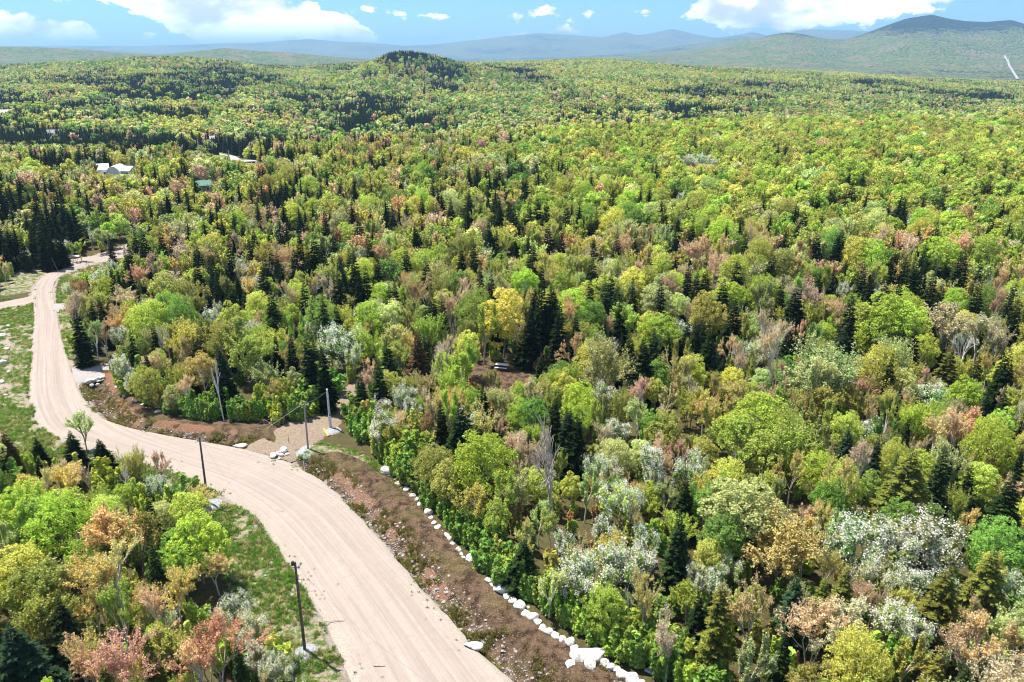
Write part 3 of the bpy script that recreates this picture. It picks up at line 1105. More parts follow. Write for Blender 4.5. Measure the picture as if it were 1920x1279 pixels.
def variant(kind, fn, seed, H, R, kw, mid=None, far=None):
    T = fn(seed, H, R, **kw)
    nm = '%s_form_%02d' % (kind, len(KINDS.get(kind, [])))
    v = dict(H=H, R=R, parts=part_meshes(nm, T, seed), near=whole_mesh(nm + '_near', T, seed))
    Tm = mid[0](seed, H, R, **mid[1]) if mid else T
    Tf = far[0](seed, H, R, **far[1]) if far else Tm
    v['mid'] = whole_mesh(nm + '_mid', Tm, seed + 1) if mid else v['near']
    v['far'] = whole_mesh(nm + '_far', Tf, seed + 2, wood=False) if far else v['mid']
    KINDS.setdefault(kind, []).append(v)


for i, (H, R) in enumerate([(9.5, 1.9), (9.0, 1.6), (10.5, 2.1), (8.5, 1.9), (9.5, 1.45), (10, 2.6)]):
    variant('spruce', spruce, 100 + i, H, R, dict(nb=10), (spruce, dict(nb=9, lod=1)), (spruce, dict(nb=7, lod=2)))
for i, (H, R, n, sz, lb, lw, bk) in enumerate([(10, 3.1, 11500, 0.108, 26, 0.18, 'bark'), (9.5, 2.7, 10500, 0.10, 32, 0.16, 'bark'), (10.5, 2.5, 9500, 0.108, 28, 0.22, 'bark_pale'),
                                                (9.0, 3.3, 12000, 0.104, 36, 0.14, 'bark'), (11, 2.9, 10500, 0.11, 30, 0.26, 'bark_birch'), (9.5, 2.3, 9000, 0.10, 26, 0.12, 'bark_pale'),
                                                (10, 3.4, 12000, 0.10, 44, 0.18, 'bark')]):
    variant('leafy', broadleaf, 200 + i, H, R, dict(nleaf=n, size=sz, lobes=lb, low=lw, bark=bk),
            (broadleaf, dict(nleaf=1100, size=0.30, lobes=lb, low=lw, bark=bk, lod=1)), (broadleaf, dict(nleaf=70, size=0.8, lobes=9, low=lw, bark=bk, lod=2)))
for i, (H, R, n, sz, dp, bk, sp, stm) in enumerate([(9.5, 2.6, 5600, 0.070, 4, 'bark_pale', 0.62, 1), (10, 2.2, 5200, 0.068, 4, 'bark_pale', 0.52, 1), (8.5, 2.5, 5600, 0.072, 4, 'bark_pale', 0.66, 1),
                                                    (9.0, 3.0, 5600, 0.074, 3, 'bark_pale', 0.60, 3), (10.5, 2.0, 5000, 0.068, 4, 'bark_birch', 0.50, 1)]):
    variant('budding', twiggy, 300 + i, H, R, dict(nleaf=n, size=sz, depth=dp, bark=bk, spread=sp, stems=stm, kids=(3, 5)),
            (twiggy, dict(nleaf=1000, size=0.22, depth=3, bark=bk, spread=sp, stems=stm, lod=1)), (broadleaf, dict(nleaf=90, size=0.6, lobes=9, low=0.22, lod=2)))
for i, (H, R, n, sz, dp, bk, sp, stm) in enumerate([(9.5, 2.5, 8000, 0.09, 4, 'bark_pale', 0.50, 1), (9.0, 2.6, 8000, 0.09, 4, 'bark', 0.56, 1), (10.5, 2.4, 7600, 0.092, 4, 'bark_birch', 0.46, 1),
                                                    (8.5, 2.8, 8000, 0.09, 3, 'bark', 0.55, 4)]):
    variant('feathery', twiggy, 350 + i, H, R, dict(nleaf=n, size=sz, depth=dp, bark=bk, spread=sp, stems=stm, kids=(3, 5), along=0.7),
            (twiggy, dict(nleaf=1300, size=0.24, depth=3, bark=bk, spread=sp, stems=stm, lod=1, along=0.7)), (broadleaf, dict(nleaf=90, size=0.7, lobes=9, low=0.2, lod=2)))
for i, (H, R, dp, bk, sp) in enumerate([(12, 2.6, 4, 'bark_pale', 0.60), (9, 2.6, 4, 'bark_birch', 0.62), (10, 1.4, 3, 'bark_birch', 0.45), (9, 3.0, 4, 'bark_pale', 0.66)]):
    variant('bare', twiggy, 400 + i, H, R, dict(leafy=False, depth=dp, bark=bk, spread=sp, kids=(3, 4) if dp == 4 else (2, 4), trunk=0.62 if i == 2 else (0.30 if i == 0 else None)), (twiggy, dict(leafy=False, depth=3, bark=bk, spread=sp, lod=1)))
for i, (H, R) in enumerate([(5.5, 1.9), (5.0, 2.1), (6.0, 1.7)]):
    variant('blossoming', blossom, 500 + i, H, R, dict(), (blossom, dict(nleaf=700, npet=1500, size=0.13, lod=1)))
for i, (H, R) in enumerate([(3.6, 1.25), (3.0, 1.5), (4.2, 1.2), (2.4, 1.3)]):
    variant('bush', bush, 600 + i, H, R, dict())

TINT = dict(lime=(0.46, 0.57, 0.095), green=(0.27, 0.41, 0.085), yellow=(0.58, 0.60, 0.135), olive=(0.43, 0.44, 0.105), pale=(0.58, 0.62, 0.25),
            gold=(0.68, 0.56, 0.19), copper=(0.71, 0.50, 0.24), pink=(0.77, 0.54, 0.34), rust=(0.54, 0.32, 0.16), tan=(0.71, 0.60, 0.37),
            dark=(0.020, 0.034, 0.012), deep=(0.036, 0.055, 0.017), mossy=(0.140, 0.145, 0.028), blue=(0.030, 0.056, 0.028), brownish=(0.12, 0.085, 0.038))

# ---- trees that stand out in the photograph: kind, top of the tree (u v), height, tint, spread factor
HAND = '''
S 202 432 6.5;S 250 427 8;S 265 427 9;S 299 427 8;S 319 440 7;S 365 445 9;S 428 440 9;S 465 440 8;S 474 424 8;S 517 464 9;S 575 450 9;S 601 440 9;S 623 427 8
S 568 521 9;S 588 534 9;S 602 544 9;S 168 554 6;S 183 549 7;S 242 612 8;S 284 601 8;S 360 622 8;S 543 614 9.5 dark 1.1;S 573 625 10 dark 1.15;S 602 643 10 dark 1.1;S 129 803 6.2 dark 1.6
S 65 815 5.0 dark 1.2;S 183 820 5.4 dark 1.5;S 4 803 6 brownish 1.4;S 506 541 9;S 524 487 9;S 490 497 8 dark 1.2;S 433 524 8 deep 1.2;S 403 507 8;S 366 487 8;S 242 504 7;S 230 450 8;S 238 447 8;S 632 504 9
S 15 425 8;S 35 428 8;S 52 422 8;S 72 426 8;S 88 432 7.5;S 104 428 7.5;S 28 446 6;S 60 440 6;S 92 442 6;S 112 438 6;S 5 446 6.5
S 778 420 8;S 690 438 8;S 707 474 8;S 761 460 8;S 864 457 8;S 887 447 9;S 931 423 8;S 966 443 7;S 1053 428 8;S 1158 423 9;S 1191 425 8;S 1268 427 8;S 672 502 9;S 685 494 9;S 643 494 8;S 739 521 8;S 729 522 8
S 811 544 9;S 827 543 9.5;S 899 490 9;S 921 506 9;S 1016 527 10;S 1035 524 10;S 996 568 10 dark 1.2;S 1050 556 10 dark 1.2;S 1136 511 10;S 1188 517 8;S 1242 517 9;S 1166 554 9;S 1080 585 8;S 1208 625 10 dark 1.25;S 1228 612 9
S 724 628 9 deep 1.2;S 783 616 9.5 brownish 1.6;S 709 672 8.5 deep 1.2;S 675 696 7.5 deep 1.2;S 825 751 8.5 dark;S 860 751 10 dark 1.2;S 876 770 9 dark;S 1040 743 9 dark;S 1084 771 9 dark 1.1;S 1065 764 9 dark;S 1013 665 4 deep 1.2
S 1293 420 8;S 1475 430 7;S 1534 427 9;S 1572 433 9 dark 1.2;S 1626 437 9;S 1680 469 9;S 1703 470 9;S 1717 484 9;S 1735 487 9;S 1813 459 10;S 1293 489 8;S 1309 501 8;S 1325 501 8;S 1359 517 9;S 1470 511 9;S 1384 484 8
S 1379 554 9 dark 1.15;S 1539 504 8;S 1495 531 9 dark 1.5;S 1601 539 11;S 1640 501 9;S 1663 521 9;S 1623 484 9;S 1485 591 10;S 1320 601 9;S 1307 605 9;S 1332 618 9 dark 1.1;S 1587 605 9 blue 1.2;S 1720 601 10;S 1678 650 10;S 1898 655 9
S 1787 649 8 mossy 1.5;S 1594 793 7 blue;S 1713 842 10 mossy 1.7;S 1772 836 10 deep 1.2;S 1902 883 9 deep 1.3;S 1868 1022 9 mossy 1.4;S 1784 1056 9 mossy 1.5;S 1495 1080 7 blue 1.5;S 1589 1062 7 mossy 1.3;S 1549 1078 7 mossy 1.2
S 1357 1080 10 mossy 1.2;S 1472 1180 7 deep 1.3;S 1771 1208 7 mossy 1.4;S 67 848 4.5 dark;S 275 926 7.5 dark;S 124 936 7 dark;S 104 1110 7.5 deep 1.2;S 12 1165 9 blue 1.4;S 282 1003 8 deep;S 440 1198 7 deep .9;S 272 1180 7 mossy 1.2
S 192 1246 6 mossy 1.3;S 983 1014 5.4 deep 1.9;S 1288 880 8 deep;S 1275 960 9 deep 1.2;S 1450 470 8;S 1400 430 8;S 1110 400 8;S 1560 345 8;S 1602 335 9;S 1620 318 8;S 1670 372 7;S 1770 360 8;S 1858 325 9;S 1897 335 8;S 1535 358 7;S 1566 350 7
S 1300 410 8;S 1330 400 8;S 1590 345 9;S 1700 395 7;S 1885 372 7;S 1265 345 7;S 875 385 8;S 845 370 8;S 790 365 8;S 735 385 8;S 560 395 8;S 1120 390 8;S 1150 345 9;S 1840 520 9;S 1755 500 9;S 1770 520 9;S 1690 520 9
L 303 505 8 olive 1.2;F 345 512 8 olive 1.2;L 330 555 8 green;L 270 562 8 lime;T 250 490 7 pink;T 285 470 8 pink;T 232 530 7 tan 1.3;T 150 525 5 rust;B 440 482 8 bare_pink;T 538 523 8 copper;T 518 573 7 copper;L 480 545 7 yellow
F 447 590 9 olive 1.3;F 415 600 9 olive;F 470 618 10 olive 1.1;T 336 628 8 gold 1.1;L 373 655 8 gold;B 403 672 9 white .8;B 300 606 8 white .6;B 309 604 8 white .6;W 222 612 5;W 218 662 6;W 248 690 5;W 640 612 7 - 1.5;W 660 640 6;W 575 600 6
W 620 625 6;W 590 610 5;U 568 705 5 green;U 484 716 4.5 lime;T 511 704 6 gold;U 538 712 5 lime;L 269 690 6 olive;F 148 776 5 pale 1.1;W 390 572 6 - 1.2;W 405 560 5;W 125 530 4;L 510 560 8 lime;F 545 585 8 lime;L 600 560 8 green;L 430 560 8 yellow
L 690 560 8 lime 1.1;L 735 560 8 pale;F 800 580 8 lime;F 740 600 8 pale;T 782 508 9 copper 1.1;T 845 535 8 pink;L 890 540 9 green;F 905 568 9 lime;L 945 545 10 yellow 1.1;T 870 520 8 pink;L 985 500 8 lime;L 1055 500 8 lime;T 1075 548 8 copper;L 1110 560 8 green
F 870 660 7.5 lime 1.5;F 840 690 6.5 lime 1.2;F 925 690 6 olive;T 1000 700 8 tan;F 1135 620 11 pale 1.1;T 1077 620 8 copper 1.1;L 1110 640 7 yellow;L 1060 690 7 yellow;L 1090 720 7 lime;F 1180 560 9 lime 1.3;L 1240 580 9 lime 1.2;T 1268 650 9 gold 1.2;T 915 750 8 gold 1.2
L 910 812 9.5 lime .95;T 965 798 8 pink;T 1000 800 8 pink;B 1043 778 13 grey 1.35;W 720 770 6 - 1.3;W 710 740 5;W 745 720 5;W 760 712 5;T 790 770 5 rust;T 805 768 5 rust;U 770 800 5 lime 1.3;W 770 740 5;L 740 790 5 olive;L 1000 740 7 green;W 1120 850 5;W 1150 860 5;W 1060 990 5
W 1220 830 7;W 1160 905 6;W 1180 1010 6 - 1.2;W 1215 980 6;W 1110 1030 6 - 1.2;W 1090 1050 6;W 1170 1020 6;W 1140 960 5;W 1190 910 5;W 1230 870 5;T 1080 1000 6 gold;F 1270 950 6 lime;L 1230 760 7 green;L 1250 770 7 yellow;T 980 830 7 tan;L 1300 660 8 lime
L 1370 515 9 lime 1.2;L 1330 545 9 yellow;L 1440 510 9 lime 1.1;F 1430 530 9 olive;T 1520 520 9 tan .9;L 1660 552 10 lime 1.3;L 1620 560 9 olive 1.2;L 1700 555 10 lime 1.2;F 1560 640 11 pale 1.5;F 1530 660 10 pale 1.2;L 1650 650 9 yellow;L 1740 620 8 lime
F 1780 570 9 tan 1.2;T 1850 580 9 tan 1.5;T 1890 600 9 tan 1.2;B 1815 620 8 white 1.2;T 1460 590 10 pink .9;T 1440 580 9 pink .8;T 1387 640 8 copper .9;B 1465 650 10 grey .6;L 1815 700 8 lime 1.1;F 1670 735 8 lime .9;T 1760 770 8 copper;T 1800 760 8 pink 1.2;T 1820 755 8 copper 1.2
L 1420 740 9 lime 1.3;F 1390 790 9 lime 1.3;F 1500 780 9 yellow 1.3;L 1440 800 8 olive 1.2;L 1870 790 8 lime;T 1625 820 8 pink;T 1590 850 9 gold .8;L 1560 900 6 green;L 1400 900 9 pale 1.4;F 1490 970 8 gold 1.4;F 1520 965 7 gold 1.2;L 1360 960 7 green;L 1700 920 8 green
W 1605 970 7 - 1.2;W 1640 990 6;W 1680 970 7 - 1.2;W 1720 965 7;W 1750 960 7 - 1.3;W 1700 1000 6;W 1760 990 6;W 1640 1050 5;W 1700 1060 5;W 1690 1120 6 - 1.3;W 1720 1150 5;W 1310 1050 5;W 1350 1060 5;W 1370 1040 4;W 1450 610 6;W 1430 640 6;W 1400 640 6
W 1370 560 6;W 1590 530 5;W 1650 535 5;W 1355 548 6;W 1300 850 6;W 1900 1070 5;W 1830 1200 5;T 1540 1122 7 pink 1.3;T 1595 1118 7.5 tan 1.4;T 1410 1085 9 copper .9;T 1860 1150 8 copper 1.3;T 1820 1160 7 pink 1.2;U 1480 1230 4 lime;F 1780 950 7 green;L 1880 980 7 green
L 30 905 8 lime 1.1;L 100 925 8 lime 1.2;L 65 930 7 green;T 110 865 7 gold 1.3;T 70 880 7 gold 1.1;F 210 950 8 copper 1.2;F 250 970 7 olive;L 360 965 7.5 lime 1.15;L 335 985 6 green;T 200 1005 8.5 gold 1.3;T 175 1040 7 gold 1.2;L 20 1020 7 yellow 1.2;F 30 1060 8 olive 1.3
L 150 1010 6 lime;T 320 1055 7.5 gold .9;T 280 1090 7 pink;T 170 1190 7 copper 1.2;T 215 1200 7 pink 1.1;T 390 1160 7.5 rust 1.3;T 360 1190 7 copper 1.2;F 70 1100 7 olive 1.2;L 300 935 4.5 pale;W 290 890 4;W 440 1110 4;W 470 1150 4;W 400 1140 3.5;W 480 1200 4;W 500 1220 4
W 520 1235 3.5;W 460 1180 3.5;W 310 1140 4;U 340 930 3 green 1.3;U 250 895 4 lime;B 160 870 5 grey;B 230 870 4.5 white;B 100 820 0;T 260 1230 5 gold;U 440 1180 3 lime;L 230 905 4 lime;U 265 915 4 lime
W 1285 290 8 - 1.6;W 1310 288 8 - 1.6;W 1335 292 8 - 1.5;W 1300 296 7 - 1.4;T 30 478 3.2 pale;W 50 465 4 - 1.6;W 70 470 3.8 - 1.5;T 8 475 4 pink 1.5;W 110 450 4.6 - 1.5;F 130 455 4.2 olive 1.3;F 145 447 4.8 lime 1.3;W 170 428 5;F 192 428 5.5 pale 1.5
L 1640 450 9 lime;T 1650 425 9 pink;T 1705 430 9 pink;L 1770 440 10 lime 1.2;T 1815 428 9 pink 1.1;L 1860 440 9 lime;T 1880 490 8 copper;T 1310 440 9 pink 1.2;T 1345 470 8 pink;T 1500 480 8 copper;L 1380 475 9 yellow 1.1;L 1475 465 9 olive 1.1;L 1620 445 9 yellow
'''
CODE = dict(S='spruce', L='leafy', F='feathery', T='budding', B='bare', W='blossoming', U='bush')
TREES = []       # dict(kind, x, y, H, s(pread), tint, tname, hand)


def put(kind, x, y, H, tname, spread=1.0, hand=False, var=None):
    vs = KINDS[kind]
    vi = int(RNG.integers(len(vs))) if var is None else var
    TREES.append(dict(kind=kind, x=float(x), y=float(y), H=float(H), sp=float(spread), tname=tname, hand=hand, vi=vi,
                      rz=float(RNG.uniform(0, 6.283)), R=vs[vi]['R'] * H / vs[vi]['H'] * spread))


for tok in HAND.replace('\n', ';').split(';'):
    w = tok.split()
    if len(w) < 4 or float(w[3]) == 0:
        continue
    kind = CODE[w[0]]
    u, v, H = float(w[1]), float(w[2]), float(w[3])
    tn = w[4] if len(w) > 4 and w[4] != '-' else None
    sp = float(w[5]) if len(w) > 5 else 1.0
    if kind == 'spruce':
        tn = tn or random.choice(['dark', 'dark', 'deep'])
    elif kind == 'blossoming':
        tn = random.choice(['green', 'olive', 'lime', 'green'])
    elif kind == 'bare':
        tn = tn or 'grey'
    tn = tn or 'lime'
    if kind == 'spruce' and v < 640:
        H *= 1.22 if v < 560 else 1.05
    elif kind in ('leafy', 'feathery', 'budding') and v < 600:
        H *= 1.12
    if kind == 'blossoming':
        sp *= 0.78
    dz = 0.0
    for _ in range(4):
        x, y = P(u, v, H + dz)
        dz = zat(x, y)
    var = None
    if kind == 'bare':
        var = {'white': 2 if sp < 0.9 else 1, 'grey': 0, 'pinkish': 3, 'bare_pink': 3}[tn]
    put(kind, x, y, H * RNG.uniform(0.97, 1.03), tn, sp, True, var)

# ---- the rest of the wood, kind by kind as the photograph's patches suggest
CONE = [(90, 430, 100, 36, .64), (220, 470, 40, 50, .5), (40, 390, 70, 30, .6), (110, 315, 60, 22, .8), (470, 345, 90, 45, .5), (545, 340, 40, 35, .5), (300, 272, 330, 16, .92), (60, 262, 120, 22, .92),
        (850, 345, 80, 28, .5), (1000, 325, 90, 25, .45), (430, 490, 80, 50, .35), (540, 490, 80, 60, .35), (660, 520, 60, 50, .35), (1010, 570, 50, 40, .4), (1160, 570, 60, 45, .3), (1720, 510, 70, 45, .6),
        (1645, 530, 50, 45, .45), (1325, 620, 40, 40, .4), (960, 225, 300, 22, .62), (1240, 205, 160, 16, .65), (700, 235, 200, 22, .6), (770, 92, 95, 22, 1.05), (800, 130, 80, 40, .66), (830, 165, 40, 20, .75),
        (1000, 150, 40, 10, .6), (1450, 160, 220, 9, .55), (1500, 195, 180, 10, .6), (1760, 200, 140, 12, .55), (1850, 180, 80, 8, .5), (300, 208, 260, 14, .6), (130, 220, 130, 14, .6), (450, 200, 130, 18, .6),
        (290, 104, 90, 7, .85), (120, 150, 120, 15, .4), (100, 175, 100, 15, .35), (600, 180, 120, 30, .35), (1130, 190, 180, 20, .45), (1640, 172, 100, 8, .5), (1330, 225, 120, 9, .5), (340, 325, 50, 25, .4),
        (480, 300, 150, 18, .35), (640, 330, 80, 30, .35)]


def cone_prob(u, v, x, y):
    band = np.clip((fbm(x / 130.0, y / 210.0, 91, 3) - 0.47) * 9.0, 0, 1)
    p = np.where(y > 470, 0.04 + 0.50 * band, np.where(u < 1350, 0.15, 0.13))
    p = np.where((u > 1000) & (v > 215) & (v < 400), 0.025, p)
    p = np.where((u > 1050) & (v > 115) & (v < 150), 0.05 + 0.2 * band, p)
    solid = 0 * u
    for (a, b, ru, rv, q) in CONE:
        e_ = np.exp(-((u - a) / ru) ** 2 - ((v - b) / rv) ** 2)
        p = np.maximum(p, q * e_ * 1.15)
        if q >= 0.7:
            solid = np.maximum(solid, (q - 0.12) * np.clip(e_ * 1.3, 0, 1))
    n = np.where(y > 470, 0.6 * fbm(x / 26.0, y / 40.0, 78, 3) + 0.4 * fbm(x / 90.0, y / 140.0, 79, 2), fbm(x / 22.0, y / 22.0, 77, 3))
    p = np.where(y > 470, p * 1.1, p)
    return np.maximum(solid, np.clip(p * (0.25 + 2.4 * np.clip((n - 0.36) * 2.4, 0, 1)), 0, 0.9))


PAL_NEAR = [('lime', 21, 'LF'), ('green', 9, 'LF'), ('yellow', 19, 'LFF'), ('olive', 14, 'F'), ('pale', 12, 'FFL'), ('gold', 8, 'T'), ('copper', 5, 'T'), ('pink', 5, 'T'), ('tan', 7, 'T'), ('rust', 0.6, 'T')]
PAL_RIGHT = [('lime', 34, 'LLLF'), ('green', 14, 'L'), ('yellow', 30, 'LLF'), ('olive', 17, 'FL'), ('pale', 6, 'L'), ('gold', 1.5, 'T'), ('copper', 0.8, 'T'), ('pink', 0.8, 'T')]
PAL_LEFT = [('lime', 15, 'LF'), ('green', 10, 'LF'), ('yellow', 15, 'LF'), ('olive', 14, 'FL'), ('pale', 16, 'FL'), ('gold', 9, 'T'), ('copper', 4, 'T'), ('pink', 5, 'T'), ('tan', 9, 'T')]
PAL_HILL = [('lime', 18, 'L'), ('green', 12, 'L'), ('yellow', 18, 'L'), ('olive', 26, 'L'), ('pale', 11, 'L'), ('gold', 4, 'T'), ('copper', 1.2, 'T'), ('pink', 1.2, 'T'), ('tan', 9, 'T')]


def pick(pal, bias, strong=False):
    w = np.array([p[1] for p in pal], float)
    # neighbouring trees tend to be of one kind
    for i in range(len(pal)):
        w[i] *= (0.12 if strong else 0.40) + 2.6 * max(0.0, math.sin(bias * (9.0 if strong else 6.0) + i * 2.4)) ** 2
    i = RNG.choice(len(pal), p=w / w.sum())
    return pal[i][0], CODE[random.choice(pal[i][2])]


def open_mask(pts):
    m = inpoly(pts, OPEN) | inpoly(pts, CLEARING)
    for p in STRIP_POLY.values():
        m |= inpoly(pts, p)
    m |= inpoly(pts, ROAD_POLY) | (dpoly(pts, (RL + RR) / 2) < 4.5)
    return m


CELL = 4.0
HASH = {}


def hadd(i, t):
    HASH.setdefault((int(t['x'] // CELL), int(t['y'] // CELL)), []).append(i)


def hclear(x, y, r):
    cx, cy_ = int(x // CELL), int(y // CELL)
    for a in range(cx - 2, cx + 3):
        for b in range(cy_ - 2, cy_ + 3):
            for i in HASH.get((a, b), ()):
                t = TREES[i]
                if math.hypot(t['x'] - x, t['y'] - y) < (t['R'] + r) * 0.60:
                    return False
    return True


for i, t in enumerate(TREES):
    hadd(i, t)

HOUSE_SPOTS = [(192, 336, 5), (222, 337, 6), (243, 337, 5), (385, 372, 5), (13, 224, 8), (100, 262, 6), (1178, 95, 0)]
house_xy = [hit(u, v) + (r,) for u, v, r in HOUSE_SPOTS if r]
FAR_LANE = [hit(u, v) for u, v in ((366, 283), (395, 288), (415, 292), (440, 300), (470, 306))]
lane_xy = np.array([[a, b] for a, b, _ in FAR_LANE])


# what must stay in view over the trees in front: tops of the picked-out trees, road, clearing, boulders
KEEP = []
for t_ in TREES:
    if t_['hand'] and t_['kind'] != 'bush':
        zz = zat(t_['x'], t_['y'])
        u_, v0_ = proj(t_['x'], t_['y'], zz + t_['H'])
        _, v1_ = proj(t_['x'], t_['y'], zz)
        fr = 0.55 if t_['kind'] == 'spruce' else 0.42
        KEEP.append((u_, v0_ + fr * (v1_ - v0_), t_['y'], FPX * t_['R'] / t_['y'] * (0.35 if t_['kind'] == 'spruce' else 0.5)))
for k_ in range(120, len(RL), 3):
    c_ = (RL[k_] + RR[k_]) / 2
    if k_ < 285:
        u_, v_ = proj(c_[0], c_[1], 0.0)
        KEEP.append((u_, v_ + 4, c_[1], 16.0))
for u_, v_ in ((941, 694), (925, 700), (960, 700), (985, 712), (630, 762), (650, 740), (600, 780), (180, 700), (726, 880), (762, 917), (785, 940), (804, 961), (822, 985), (837, 1005), (860, 1028), (883, 1049), (910, 1080), (938, 1107), (965, 1130), (986, 1151),
               (1015, 1175), (1042, 1192), (1070, 1210), (1108, 1228), (1160, 1258), (390, 900), (572, 1150)):
    KEEP.append((u_, v_, P(u_, v_)[1], 8.0))
for hx, hy, hz, hr in house_xy:
    u_, v_ = proj(hx, hy, hz + 2.0)
    KEEP.append((u_, v_, hy, 8.0))
for lx, ly, lz in FAR_LANE:
    u_, v_ = proj(lx, ly, lz)
    KEEP.append((u_, v_, ly, 10.0))
KEEP = np.array(KEEP)


def limit_height(x, y, z, H, R):
    """tallest this tree may be without hiding what the photograph shows behind it"""
    w = FPX * R / y
    ut, vt = proj(x, y, z + H)
    m = (KEEP[:, 2] > y + 1.0) & (np.abs(KEEP[:, 0] - ut) < KEEP[:, 3] + w * 0.8) & (vt < KEEP[:, 1])
    if not m.any():
        return H
    vl = KEEP[m, 1].max()
    yv = (vl - 639.5) / FPX
    return CAM_H - z - (SP + yv * CP) / (CP - yv * SP) * y


def scatter(y0, y1, step, tmax, seed):
    g = np.random.default_rng(seed)
    ys = np.arange(y0, y1, step)
    out = []
    for k, yy in enumerate(ys):
        w = yy * tmax + 12
        xs = np.arange(-w, w, step) + (step / 2 if k % 2 else 0)
        out.append(np.stack([xs, np.full(len(xs), yy)], 1))
    p = np.concatenate(out)
    return p + g.uniform(-0.5, 0.5, p.shape) * step * 0.95


def plant(pts, check):
    global TREES
    pts = pts[~open_mask(pts)] if check else pts
    z = land(pts[:, 0], pts[:, 1])
    u, v = proj(pts[:, 0], pts[:, 1], z + 6)
    cp = cone_prob(u, v, pts[:, 0], pts[:, 1])
    nb = np.where(pts[:, 1] > 470, fbm(pts[:, 0] / 55.0, pts[:, 1] / 90.0, 56, 3), fbm(pts[:, 0] / 16.0, pts[:, 1] / 16.0, 55, 2))
    r = RNG.random(len(pts))
    ok = np.ones(len(pts), bool)
    for hx, hy, hz, hr in house_xy:
        # keep the ground free around the buildings and along the sight towards them
        ok &= ~((np.hypot(pts[:, 0] - hx, pts[:, 1] - hy) < hr) | ((np.abs(pts[:, 0] - hx * pts[:, 1] / hy) < hr * 0.55) & (pts[:, 1] < hy) & (pts[:, 1] > hy - hr * 1.7)))
    ok &= dpoly(pts, lane_xy) > 7.0
    for i in range(len(pts)):
        if not ok[i]:
            continue
        x, y = pts[i]
        if r[i] < cp[i]:
            kind, tn, H = 'spruce', random.choice(['dark', 'dark', 'deep', 'blue', 'deep']), RNG.uniform(5.5, 8.5) if y < 90 else (RNG.uniform(9.0, 13.0) if y < 470 else RNG.uniform(9.0, 12.0))
        else:
            pal = PAL_HILL if y > 560 else (PAL_RIGHT if u[i] > 950 and v[i] < 430 else (PAL_LEFT if u[i] < 600 and v[i] < 470 else PAL_NEAR))
            tn, kind = pick(pal, nb[i], y > 470)
            H = RNG.uniform(5.2, 8.2) if y < 100 else (RNG.uniform(6.5, 9.8) if y < 230 else (RNG.uniform(8.0, 11.5) if y < 480 else (RNG.uniform(8.5, 12.0) if y < 1000 else RNG.uniform(7.5, 10.0))))
            q = RNG.random()
            if y < 420:
                if q < 0.035:
                    kind, H, tn = 'blossoming', RNG.uniform(4.5, 6.5), 'green'
                elif q < 0.05:
                    kind, tn = 'bare', 'grey'
        sp = RNG.uniform(0.85, 1.15) * (1.0 if y < 420 else 1.12)
        if check:
            R = KINDS[kind][0]['R'] * H / KINDS[kind][0]['H'] * sp
            hmax = limit_height(x, y, z[i], H, R)
            if hmax < H:
                if hmax < 2.0:
                    continue
                if hmax < 4.2:
                    kind, tn = 'bush', random.choice(['green', 'lime', 'olive', 'yellow'])
                H = hmax
                R = KINDS[kind][0]['R'] * H / KINDS[kind][0]['H'] * sp
            if not hclear(x, y, R * (0.75 if kind == 'spruce' else 1.0)):
                continue
        if kind == 'bare':
            put(kind, x, y, H * 0.85, tn, sp, False, int(RNG.integers(4)))
        else:
            put(kind, x, y, H, tn, sp)
        if check:
            hadd(len(TREES) - 1, TREES[-1])


for sd in (1, 2):
    plant(scatter(31, 250, 3.3, 0.86, sd), True)
plant(scatter(250, 470, 4.2, 0.80, 3), True)
plant(scatter(250, 470, 4.6, 0.80, 4), True)
N_NEAR = len(TREES)
plant(scatter(470, 1000, 6.6, 0.76, 5), False)
plant(scatter(1000, 2080, 6.9, 0.74, 6), False)
STAND = scatter(300, 1500, 4.4, 0.74, 61)
STAND = STAND[~open_mask(STAND)]
zs_ = land(STAND[:, 0], STAND[:, 1])
us_, vs_ = proj(STAND[:, 0], STAND[:, 1], zs_ + 6)
cs_ = cone_prob(us_, vs_, STAND[:, 0], STAND[:, 1])
okh = np.ones(len(STAND), bool)
for hx, hy, hz, hr in house_xy:
    okh &= ~((np.hypot(STAND[:, 0] - hx, STAND[:, 1] - hy) < hr) | ((np.abs(STAND[:, 0] - hx * STAND[:, 1] / hy) < hr * 0.55) & (STAND[:, 1] < hy) & (STAND[:, 1] > hy - hr * 1.7)))
okh &= dpoly(STAND, lane_xy) > 7.0
rs_ = RNG.random(len(STAND))
for i in np.where((rs_ < (cs_ - 0.25) * 1.3) & okh)[0]:
    if limit_height(STAND[i, 0], STAND[i, 1], zs_[i], 12.0, 2.0) < 11:
        continue
    put('spruce', STAND[i, 0], STAND[i, 1], (RNG.uniform(9.5, 13.5) if STAND[i, 1] < 900 else RNG.uniform(8, 11)), random.choice(['dark', 'dark', 'deep']), RNG.uniform(0.95, 1.3))
